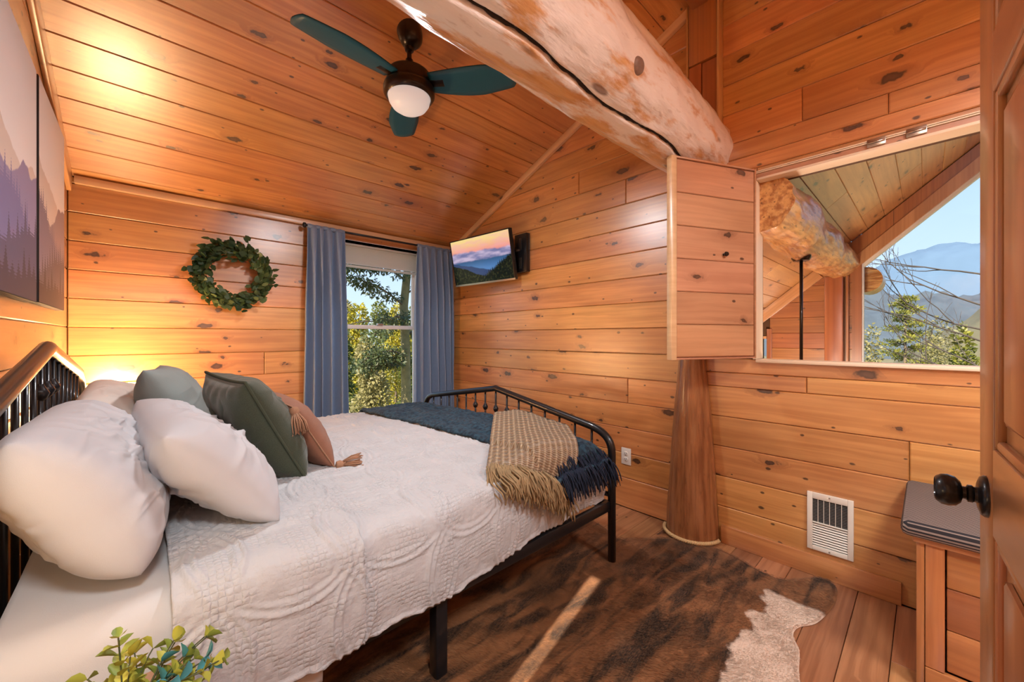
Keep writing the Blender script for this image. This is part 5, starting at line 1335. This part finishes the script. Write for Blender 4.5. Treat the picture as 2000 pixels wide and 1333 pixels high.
pl = empty('potted_greenery', (-.018, .875, .521), 'leafy green sprigs in a small pot at the bottom left corner', 'plant')
lathe('pot', [(.034, 0), (.038, .004), (.048, .06), (.050, .075), (.044, .075), (.040, .06), (0, .058)], M['pot'], pl, 28)
def make_leaf_mesh(name, ln, wd, mat):
    V = [(0, 0, 0), (ln * .22, wd * .36, .0015), (ln * .5, wd * .5, .003), (ln * .8, wd * .33, .001), (ln, 0, -.003), (ln * .8, -wd * .33, .001), (ln * .5, -wd * .5, .003), (ln * .22, -wd * .36, .0015), (ln * .5, 0, -.001)]
    Fc = [(0, 1, 8), (1, 2, 8), (2, 3, 8), (3, 4, 8), (4, 5, 8), (5, 6, 8), (6, 7, 8), (7, 0, 8)]
    me = bpy.data.meshes.new(name); me.from_pydata(V, [], Fc); me.polygons.foreach_set('use_smooth', [True] * 8); me.materials.append(mat); return me
lmA = make_leaf_mesh('leaf', .021, .014, M['leaf_plant']); lmB = make_leaf_mesh('leaf', .021, .015, M['leaf_plant_teal'])
rr = random.Random(21); nleaf = 0
M['stem'] = plain('green_stem', (.06, .07, .025), .7)
sprigs = []
sprigs.append(((-.012, .012, .20), (.0, .0, 1.0)))
for i in range(44):
    a = rr.uniform(0, 2 * math.pi); el = rr.uniform(.15, .95); sprigs.append(((.125 * math.cos(a) * rr.uniform(.35, 1.05), .125 * math.sin(a) * rr.uniform(.35, 1.0), .075 + .085 * el * rr.uniform(.5, 1.0)), None))
for si, (tip_, _) in enumerate(sprigs):
    tip_ = Vector(tip_); b0 = Vector((rr.uniform(-.02, .02), rr.uniform(-.02, .02), .055)); mid = (b0 + tip_) / 2 + Vector((0, 0, .025)) - (tip_ - b0) * .1
    cv = [(1 - t) ** 2 * b0 + 2 * t * (1 - t) * mid + t * t * tip_ for t in [i / 9 for i in range(10)]]
    st = tube('stem', cv, .0012, M['stem'], pl, seg=5)
    nl = 3 if si else 6
    for j in range(nl):
        t = .45 + .55 * j / (nl - 1); p_ = (1 - t) ** 2 * b0 + 2 * t * (1 - t) * mid + t * t * tip_; tg = ((tip_ - mid) * t + (mid - b0) * (1 - t)).normalized()
        side = tg.orthogonal().normalized(); side = Matrix.Rotation(rr.uniform(0, 6.28), 3, tg) @ side
        for sgn_ in (1, -1):
            if nleaf >= 296: break
            d_ = (side * sgn_ + tg * rr.uniform(.4, 1.0)).normalized(); nn = (tg - d_ * tg.dot(d_)).normalized() + Vector((0, 0, .3)); ey = nn.cross(d_).normalized(); nn = d_.cross(ey)
            teal = (tip_.x > .03 and tip_.y < .04 and rr.random() < .3)
            lf = bpy.data.objects.new('leaf', lmB if teal else lmA); link(lf, st); s_ = rr.uniform(.95, 1.55)
            m4 = frame(p_, d_ * s_, ey * s_, nn * s_); lf.matrix_local = m4; nleaf += 1

# ------------------------------------------------------------------ loft beyond the opening
GX = 5.30
def loft_z(y): return 2.178 + .845 * (.541 - y)
lw = math.atan(.845); lc, ls = math.cos(lw), math.sin(lw)
LY0, LY1 = -1.45, 2.30
V, Fc = prism_x([(LY1, loft_z(LY1) + .02), (LY0, loft_z(LY0) + .02), (LY0, loft_z(LY0) + .12), (LY1, loft_z(LY1) + .12)], W + .121, GX + .02)
loft_c = structure('ceiling_loft', V, Fc, M['backing'], 'steep plank ceiling of the loft seen through the opening', 'ceiling')
FR_L = frame((0, LY1, loft_z(LY1)), (1, 0, 0), (0, -lc, ls), (0, -ls, -lc))
t = 0; tend = (LY1 - LY0) / lc; k = 0
while t < tend - .01:
    t1 = min(t + .165, tend); j = W + .6 + (k * .91) % 2.0
    for a, b in ((W + .121, j), (j, GX)): plank(loft_c, FR_L, [(a, t), (b, t), (b, t1), (a, t1)], TH, .004, M['pine_loft'])
    t = t1; k += 1
slab('floor_loft', W + .121, GX + .1, LY0, LY1, -.12, -.001, M['floor'], 'loft floor below the opening, out of sight', 'floor')
slab('wall_loft', W + .121, GX + .1, LY0 - .1, LY0, 0, 4.2, M['pine_dark'], 'side wall of the loft beyond the door')
slab('wall_knee', W + .121, GX + .1, LY1, LY1 + .1, 0, 1.0, M['pine_dark'], 'low knee wall at the foot of the loft ceiling')
# gable wall with trapezoid window y GY0..GY1
GY0, GY1, GZ0 = -1.25, .455, .45
def gtop(y): return 1.960 + .918 * (.432 - y)
lwy0, lwy1, lwz0, lwz1 = 1.262, 1.345, .80, 1.185     # tiny side light
V, Fc = multi_prism([[(GY1, 0), (GY0, 0), (GY0, GZ0), (GY1, GZ0)], [(GY1, gtop(GY1)), (GY0, gtop(GY0)), (GY0, loft_z(GY0) + .02), (GY1, loft_z(GY1) + .02)], [(GY0, 0), (LY0, 0), (LY0, loft_z(LY0)), (GY0, loft_z(GY0))],
                     [(lwy0, 0), (GY1, 0), (GY1, loft_z(GY1)), (lwy0, loft_z(lwy0))], [(lwy1, 0), (lwy0, 0), (lwy0, lwz0), (lwy1, lwz0)], [(lwy1, lwz1), (lwy0, lwz1), (lwy0, loft_z(lwy0)), (lwy1, loft_z(lwy1))], [(LY1, 0), (lwy1, 0), (lwy1, loft_z(lwy1)), (LY1, loft_z(LY1))]], GX, GX + .12)
wall_gable = structure('wall_gable', V, Fc, M['backing'], 'red-brown gable wall of the loft beside the big window')
FR_G = frame((GX - .018, 0, 0), (0, -1, 0), (0, 0, 1), (-1, 0, 0))
for k in range(16):
    z0, z1 = .06 + k * .17, .06 + (k + 1) * .17
    for a, b in ((1.255, GY1 + .01),):
        poly = clip_poly([(-a, z0), (-b, z0), (-b, z1), (-a, z1)], -.845, 1, loft_z(0) )
        if len(poly) >= 3: plank(wall_gable, FR_G, poly, .018, .004, M['pine_dark'])
gw = empty('window_3', (GX, 0, GZ0), 'tall trapezoid loft window with the mountain view', 'window', kind='structure')
def gpart(name, pts_yz, x0, x1, mat):
    v, f = prism_x([(y, z - GZ0) for y, z in pts_yz], x0, x1); return mesh_obj(name, v, f, mat, gw)
gpart('frame_stile', [(GY1 + .075, GZ0), (GY1 + .0, GZ0), (GY1 + .0, gtop(GY1)), (GY1 + .075, gtop(GY1 + .075))], -.045, .06, M['pine_dark'])
gpart('frame_stile', [(GY1 + .0, GZ0), (GY1 - .012, GZ0), (GY1 - .012, gtop(GY1 - .012)), (GY1 + .0, gtop(GY1))], -.02, .07, M['white_vinyl'])
gpart('raked_head', [(GY1 + .075, gtop(GY1 + .075)), (GY0, gtop(GY0)), (GY0, gtop(GY0) + .13), (GY1 + .075, gtop(GY1 + .075) + .13)], -.045, .06, M['pine_trim'])
gpart('raked_board', [(GY1 + .075, gtop(GY1 + .075) + .131), (GY0, gtop(GY0) + .131), (GY0, loft_z(GY0) - .01), (GY1 + .075, loft_z(GY1 + .075) - .01)], -.03, .0, M['pine_dark'])
gpart('raked_cap', [(GY1 + .0, gtop(GY1) - .035), (GY0, gtop(GY0) - .035), (GY0, gtop(GY0)), (GY1 + .0, gtop(GY1))], -.010, .07, M['vent'])
gpart('sill', [(GY1, GZ0 - .04), (GY0, GZ0 - .04), (GY0, GZ0), (GY1, GZ0)], -.06, .08, M['pine_trim'])
gpart('glass_pane', [(GY1, GZ0), (GY0, GZ0), (GY0, gtop(GY0)), (GY1, gtop(GY1))], .03, .036, M['glass'])
lwn = empty('window_4', (GX, (lwy0 + lwy1) / 2, lwz0), 'narrow side light low under the loft ceiling', 'window', kind='structure')
box('glass_pane', .03, .036, -(lwy1 - lwy0) / 2, (lwy1 - lwy0) / 2, 0, lwz1 - lwz0, M['glass'], lwn); box('frame_head', -.01, .06, -(lwy1 - lwy0) / 2, (lwy1 - lwy0) / 2, lwz1 - lwz0, lwz1 - lwz0 + .03, M['pine_trim'], lwn)
trim(10, ((GX - .028, 1.7, loft_z(1.7) - .075), (GX - .028, .80, loft_z(.80) - .075)), (.11, .03), (0, ls, lc), M['pine_trim'], 'raked trim where the loft ceiling meets the gable wall')
trim(11, ((GX - .03, 1.255, .0), (GX - .03, 1.255, 1.30)), (.05, .03), (0, 1, 0), M['pine_dark'], 'upright strip beside the narrow side light')
sp_ = empty('square_post', (GX - .09, .662, 0), 'squared timber post carrying the loft log', 'post')
box('post', -.07, .07, -.073, .073, 0, 1.83, M['pine_dark'], sp_, bev=.008)
box('side_strip', .0, .05, -.11, -.078, 0, 1.83, M['pine_dark'], sp_, bev=.004)
lgl = empty('loft_log', (GX, .65, 1.985), 'knobbly log purlin under the loft ceiling', 'beam')
o = log_mesh('log', W + .05, GX - .02, lambda X: (.65 + 0 * X, 1.972 + 0 * X), lambda x: .168, M['log_loft'], None, seed=22, nx=120, na=56, bump=.022, cap=lambda y: loft_z(y) - .004)
o.parent = lgl; o.matrix_parent_inverse = Matrix.Translation((-GX, -.65, -1.985))
na_ = 56; ec = mesh_obj('log_end', [(W + .05 - GX, o.data.vertices[i].co.y - .65, o.data.vertices[i].co.z - 1.985) for i in range(na_)], [tuple(range(na_))], M['log_loft'], lgl)
V, Fc = tube_arrays([(GX - .03, .65, 1.985), (GX - .018, .65, 1.985)], [.165, .13], 32); e_ = mesh_obj('log_end', [(v[0] - GX, v[1] - .65, v[2] - 1.985) for v in V], Fc, M['log_loft'], lgl, smooth=True)
stb = empty('log_stub', (GX + .4, .44, 1.80), 'rounded log end poking out beyond the loft window', 'log')
lathe('log', [(0, .28), (.07, .265), (.115, .22), (.13, .14), (.13, -.26)], M['log_loft'], stb, 28, mat4=frame((0, 0, 0), (0, 1, 0), (0, 0, 1), (1, 0, 0)))
pd = empty('pendant', (3.59, .65, .62), 'pendant on a long dark rod hung from the loft log', 'pendant')
tube('rod', [(0, 0, 1.22), (0, 0, .12)], .011, M['bronze'], pd, seg=12)
lathe('canopy', [(.012, 1.150), (.05, 1.155), (.062, 1.175), (.062, 1.215), (0, 1.216)], M['bronze'], pd, 24)
lathe('hub', [(.012, .14), (.03, .13), (.035, .10), (.02, .085)], M['bronze'], pd, 20)
lathe('glass_globe', [(0, -.11), (.06, -.09), (.10, -.02), (.09, .05), (.04, .09)], M['lampglow2'], pd, 20)
ld = bpy.data.lights.new('pendant_light', 'POINT'); ld.energy = 110; ld.color = (1, .86, .68); ld.shadow_soft_size = .12; lo = bpy.data.objects.new('pendant_light', ld); link(lo, pd); lo.location = (0, .0, -.25)

# ------------------------------------------------------------------ added, unseen fill lamps behind the camera (entry side of the room)
def fill_lamp(x, y, watt, size, label, colr=(.95, .98, 1.0)):
    z = ceil_z(y) - .135; e = empty('fill_lamp', (x, y, z), label, 'lamp', 'added fill lamps')
    lathe('ring', [(size * .3, .03), (size, .03), (size, 0), (size - .02, -.01)], M['bronze'], e, 32)
    lathe('diffuser', [(0, -.05), (size * .6, -.04), (size * .9, -.015), (size - .015, 0)], M['lampglow2'], e, 32)
    ld = bpy.data.lights.new('fill_light', 'AREA'); ld.shape = 'DISK'; ld.size = size * 2; ld.energy = watt; ld.color = colr; lo = bpy.data.objects.new('fill_light', ld); link(lo, e); lo.location = (0, 0, -.06)
fill_lamp(.02, -.60, 44, .22, 'added fill lamp, out of view over the entry behind the camera')
fill_lamp(1.45, -.75, 30, .22, 'added fill lamp, out of view above the bench end of the room')

# ------------------------------------------------------------------ outdoors
def terrain(name, xs_, ys_, zf, mat, label, cat='hill'):
    X, Y = np.meshgrid(xs_, ys_, indexing='ij'); Z = zf(X, Y); o = grid_mesh(name, np.stack([X, Y, Z], -1), mat); tag(o, label, cat, kind='structure'); return o
terrain('ground', np.linspace(-60, 90, 90), np.linspace(-90, 90, 90), lambda X, Y: -4.2 - .05 * np.clip(X, 0, 200) + .035 * np.clip(Y - 6, 0, 80) + .5 * vnoise(np.stack([X, Y], -1), .12, 3) + np.where((X > -2) & (X < 6) & (Y > -3) & (Y < 5), -.6, 0), M['ground'], 'leaf-littered ground below the cabin', 'ground')
def ridge(name, dist, yspan, base, hf, mat, label, n=260, depth=120, rough=6, seed=1):
    ysr = np.linspace(yspan[0], yspan[1], n); xr = np.linspace(0, 1, 40); Yr, Tr = np.meshgrid(ysr, xr, indexing='ij')
    H = hf(Yr); prof = np.sin(np.clip(Tr, 0, 1) * math.pi * .5)
    X = dist + Tr * depth; Z = base + (H - base) * prof + rough * vnoise(np.stack([Yr, X], -1), .05, seed) * (.4 + prof * .6) + rough * .5 * vnoise(np.stack([Yr, X], -1), .17, seed + 2)
    o = grid_mesh(name, np.stack([X, Yr, Z], -1), mat); tag(o, label, 'mountain', kind='structure'); return o
# screen-slope: direction y/x for px 1690..1905 runs .095..-.054
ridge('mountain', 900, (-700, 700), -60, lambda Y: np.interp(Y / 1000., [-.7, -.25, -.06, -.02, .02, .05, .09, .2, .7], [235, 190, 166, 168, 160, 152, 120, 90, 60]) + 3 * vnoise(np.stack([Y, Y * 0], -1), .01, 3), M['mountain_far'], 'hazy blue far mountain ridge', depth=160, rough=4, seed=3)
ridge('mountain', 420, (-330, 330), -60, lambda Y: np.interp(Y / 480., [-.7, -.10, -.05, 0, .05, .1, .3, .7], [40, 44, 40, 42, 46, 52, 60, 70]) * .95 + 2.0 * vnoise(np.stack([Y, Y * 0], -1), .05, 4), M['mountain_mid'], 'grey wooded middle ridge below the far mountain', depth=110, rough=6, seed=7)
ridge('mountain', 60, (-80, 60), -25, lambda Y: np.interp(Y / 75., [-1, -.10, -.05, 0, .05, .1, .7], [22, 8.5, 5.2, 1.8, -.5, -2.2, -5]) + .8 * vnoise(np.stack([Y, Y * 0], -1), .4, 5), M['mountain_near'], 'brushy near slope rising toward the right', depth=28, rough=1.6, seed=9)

def blob_leaves(rng, centre, radii, n, ln, wd, shell=.35, droop=.2):
    d = rng.normal(0, 1, (n, 3)); d /= np.linalg.norm(d, axis=1)[:, None]; r = (shell + (1 - shell) * rng.random(n) ** .5)[:, None]
    c = np.array(centre) + d * r * np.array(radii); dr = d + rng.normal(0, .6, (n, 3)); dr[:, 2] -= droop; nm = rng.normal(0, 1, (n, 3)) + np.array([-.6, -.4, .7])
    return leaf_cloud(c, nm, dr, rng.uniform(.6, 1.3, n) * ln, rng.uniform(.6, 1.3, n) * wd)
def join_clouds(cl):
    V, Q, o = [], [], 0
    for v, q in cl: V.append(v); Q.append(q + o); o += len(v)
    return np.concatenate(V), np.concatenate(Q)
def ground_z(x, y): return -4.2 - .05 * max(0, x) + .035 * max(0, y - 6)
def bushy_tree(x, y, top, rad, mat, label, seed, nblob=9, nleaf=650, leaf=.12, low=.15, group='trees outside', name='leafy_tree', cat='tree'):
    rng = np.random.RandomState(seed); gz = ground_z(x, y); e = empty(name, (x, y, gz), label, cat, group); H = top - gz
    tube('trunk', [(0, 0, -.2), (.05 * rad, .02, H * .4), (-.03 * rad, .04, H * .85)], [.06 + .02 * H / 4, .05 + .012 * H / 4, .02], M['bark'], e, seg=8)
    cl = []
    for i in range(nblob):
        t = low + (1 - low) * (i + .5) / nblob; w = rad * (1.05 - .75 * max(0, t - .35) / .65) * rng.uniform(.55, .8); a = rng.uniform(0, 6.28); off_ = rad * .55 * (1.1 - t)
        cl.append(blob_leaves(rng, (off_ * math.cos(a), off_ * math.sin(a), t * H - .1), (w, w, H / nblob * 1.1), nleaf, leaf, leaf * .6))
    V, Q = join_clouds(cl); tag(fast_mesh('foliage', V, Q, mat, e), kind='stuff'); return e
# trees seen through the bedroom window: direction x/y about .36 to .56
def wx(r, y): return r * y
bushy_tree(wx(.40, 17), 17, 2.35, 1.7, M['leaf_yellow'], 'yellow-green leafy tree behind the window, left of the trunk', 31, leaf=.14)
bushy_tree(wx(.50, 19), 19, 2.6, 1.8, M['leaf_yellow'], 'yellow-green leafy tree behind the window, middle of the view', 32, leaf=.14)
bushy_tree(wx(.585, 23.5), 23.5, 2.7, 2.0, M['leaf_brush'], 'dry olive tree behind the trunk outside the window', 33, leaf=.14)
bushy_tree(wx(.345, 13.6), 13.6, 1.8, 1.1, M['leaf_green'], 'mid green tree at the left of the window view', 34, leaf=.11)
bushy_tree(wx(.425, 10.6), 10.6, .95, 1.0, M['leaf_brush'], 'sunlit olive bush low in the window view', 35, leaf=.09, nleaf=900)
bushy_tree(wx(.535, 11.8), 11.8, .75, .85, M['leaf_green'], 'green bush beside the trunk low in the window view', 36, leaf=.09, nleaf=900)
bushy_tree(wx(.46, 29), 29, 3.5, 2.6, M['leaf_green'], 'distant green tree closing the window view', 37, leaf=.2)
bushy_tree(wx(.355, 24.5), 24.5, 3.1, 2.2, M['leaf_brush'], 'distant dry tree at the left of the window view', 38, leaf=.2)
bushy_tree(wx(.575, 35), 35, 4.2, 3.2, M['leaf_green'], 'distant green tree at the right of the window view', 39, leaf=.2)
# near hemlock with trunk and drooping boughs
hm = empty('hemlock_tree', (wx(.534, 8.6), 8.6, ground_z(4.7, 8.6)), 'tall hemlock trunk with spreading boughs close to the window', 'tree', 'trees outside')
gz = ground_z(4.7, 8.6)
tube('trunk', [(.02, 0, -.3), (.01, 0, 3.0), (-.01, 0, 5.2), (-.06, 0, 6.3), (.05, .02, 7.2), (-.02, 0, 10)], [.16, .13, .105, .10, .09, .05], M['bark_lit'], hm, seg=12)
rng = np.random.RandomState(44); cl = []
boughs = [(5.75, (-1.9, -.6, .18)), (6.25, (-1.7, -.5, .75)), (6.9, (-1.6, -.7, .35)), (7.2, (-1.8, -.4, .5)), (5.1, (-1.3, -.5, .15)), (4.8, (-1.1, -.3, .35)), (3.5, (-1.0, -.4, -.25)), (6.0, (-1.2, -.9, -.18)), (7.5, (-1.4, -.8, -.1)), (6.6, (1.2, -.2, .4)), (7.0, (1.3, -.5, .2)), (5.6, (1.2, .3, .2)), (7.4, (-2.2, -1.0, -.15)), (7.7, (-2.0, -.6, .05))]
for bi, (bz, dv) in enumerate(boughs):
    d0 = Vector(dv); p0 = Vector((0, 0, bz)); cpt = [p0 + d0 * t + Vector((0, 0, -.25 * t * t + .12 * math.sin(t * 3))) for t in np.linspace(0, 1, 9)]
    tube('bough', cpt, list(np.linspace(.028, .006, 9)), M['bark'], hm, seg=6)
    for t in np.linspace(.25, 1, 7):
        c = p0 + d0 * t + Vector((0, 0, -.25 * t * t + .12 * math.sin(t * 3)))
        if bi in (0,) : nl_ = 25
        else: nl_ = 120
        cl.append(blob_leaves(rng, tuple(c + Vector((rng.normal(0, .1), rng.normal(0, .1), -.03))), (.27, .27, .15), nl_, .085, .034, shell=0, droop=.5))
V, Q = join_clouds(cl); tag(fast_mesh('foliage', V, Q, M['leaf_dark'], hm), kind='stuff')
# evergreen outside the loft window
ev = empty('evergreen_tree', (13.2, .36, ground_z(13.2, .36)), 'young evergreen with sunlit tips beyond the loft window', 'tree', 'trees outside'); gz = ground_z(13.2, .36)
TOP = 1.2 + .083 * 10.2 - gz
tube('trunk', [(0, 0, 0), (.03, .02, TOP * .6), (0, 0, TOP)], [.09, .05, .01], M['bark'], ev, seg=8)
rng = np.random.RandomState(51); cl = []
for i in range(34):
    t = .45 + .55 * i / 33; a = i * 2.4 + rng.uniform(-.4, .4); L_ = (.15 + (1 - t) * 1.55) * rng.uniform(.75, 1.1); z = t * TOP
    tube('bough', [(0, 0, z), (math.cos(a) * L_ * .5, math.sin(a) * L_ * .5, z + .05), (math.cos(a) * L_, math.sin(a) * L_, z + .03)], [.016, .011, .004], M['bark'], ev, seg=5)
    for s in np.linspace(.4, 1, 4): cl.append(blob_leaves(rng, (math.cos(a) * L_ * s, math.sin(a) * L_ * s, z + .05), (.17, .17, .07), 60, .075, .022, shell=0, droop=-.4))
V, Q = join_clouds(cl); tag(fast_mesh('foliage', V, Q, M['leaf_pine'], ev), kind='stuff')
# brush along the slope below the loft window
for i, (x, y, top, rad, mt_) in enumerate(((15.6, 1.15, 1.05, .95, 'leaf_brush'), (17.6, -.05, .98, 1.0, 'leaf_brush'), (17.8, -2.1, 2.0, 1.0, 'leaf_brush'), (12.2, 1.55, 1.22, .6, 'leaf_green'), (20.6, -.4, 1.35, 1.3, 'leaf_brush'), (23.6, -2.2, 2.75, 1.5, 'leaf_brush'), (11.2, -.5, .95, .6, 'leaf_pine'), (20.4, 2.4, 1.35, 1.2, 'leaf_brush'))):
    lab = ['dry brush low at the left of the loft window', 'dry brush under the evergreen outside the loft window', 'dry brush at the right edge of the loft window', 'green shrub beside the loft window stile', 'farther dry brush behind the evergreen', 'farther dry brush rising at the right of the loft window', 'yellow-green shrub low in the loft window', 'farther dry brush beyond the green shrub'][i]
    bushy_tree(x, y, top, rad, M[mt_], lab, 60 + i, nblob=7, nleaf=500, leaf=.085, low=.35, group='brush outside the loft window', name='brush_shrub', cat='shrub')
# bare tree: recursive branches reaching left across the loft window
bt = empty('bare_tree', (10.6, -1.05, ground_z(10.6, -1)), 'leafless tree reaching its bare branches across the loft window', 'tree', 'trees outside'); gz = ground_z(10.6, -1)
rb = random.Random(77); segs_ = []
def grow(p, d, L_, r, depth):
    pts = [p.copy()]; q = p.copy(); dd_ = d.copy()
    for i in range(6):
        dd_ = (dd_ + Vector((rb.uniform(-.16, .16), rb.uniform(-.16, .16), rb.uniform(-.10, .16)))).normalized(); q = q + dd_ * L_ / 6; pts.append(q.copy())
    segs_.append((pts, r, r * .55))
    if depth <= 0: return
    for i in range(3 if depth > 2 else 2):
        k_ = rb.randint(2, 6); dn_ = (dd_ + Vector((rb.uniform(-.7, .7), rb.uniform(-.7, .7), rb.uniform(-.25, .75)))).normalized(); grow(pts[k_], dn_, L_ * rb.uniform(.5, .72), r * .55, depth - 1)
tube('trunk', [(0, 0, -.2), (.05, -.05, 3), (0, 0, 5.2), (.05, 0, 8)], [.12, .10, .085, .05], M['twig'], bt, seg=8)
for bz, dv, L_ in ((4.6, (-.05, .95, .25), 1.7), (5.2, (.1, .95, .45), 1.6), (5.7, (-.2, .9, .2), 1.5), (6.3, (0, .95, .35), 1.5), (6.9, (.1, .9, .3), 1.4), (4.9, (-.3, .8, .5), 1.5), (5.9, (.3, .9, .5), 1.6)):
    segs_.clear(); grow(Vector((0, 0, bz)), Vector(dv).normalized(), L_, .017, 3)
    Vt, Ft = [], []
    for pts, r0, r1 in segs_:
        v, f = tube_arrays(pts, list(np.linspace(r0, max(r1, .0022), len(pts))), 4, caps=False); o_ = len(Vt); Vt += v; Ft += [tuple(k_ + o_ for k_ in g) for g in f]
    mesh_obj('branch', Vt, Ft, M['twig'], bt, smooth=True)
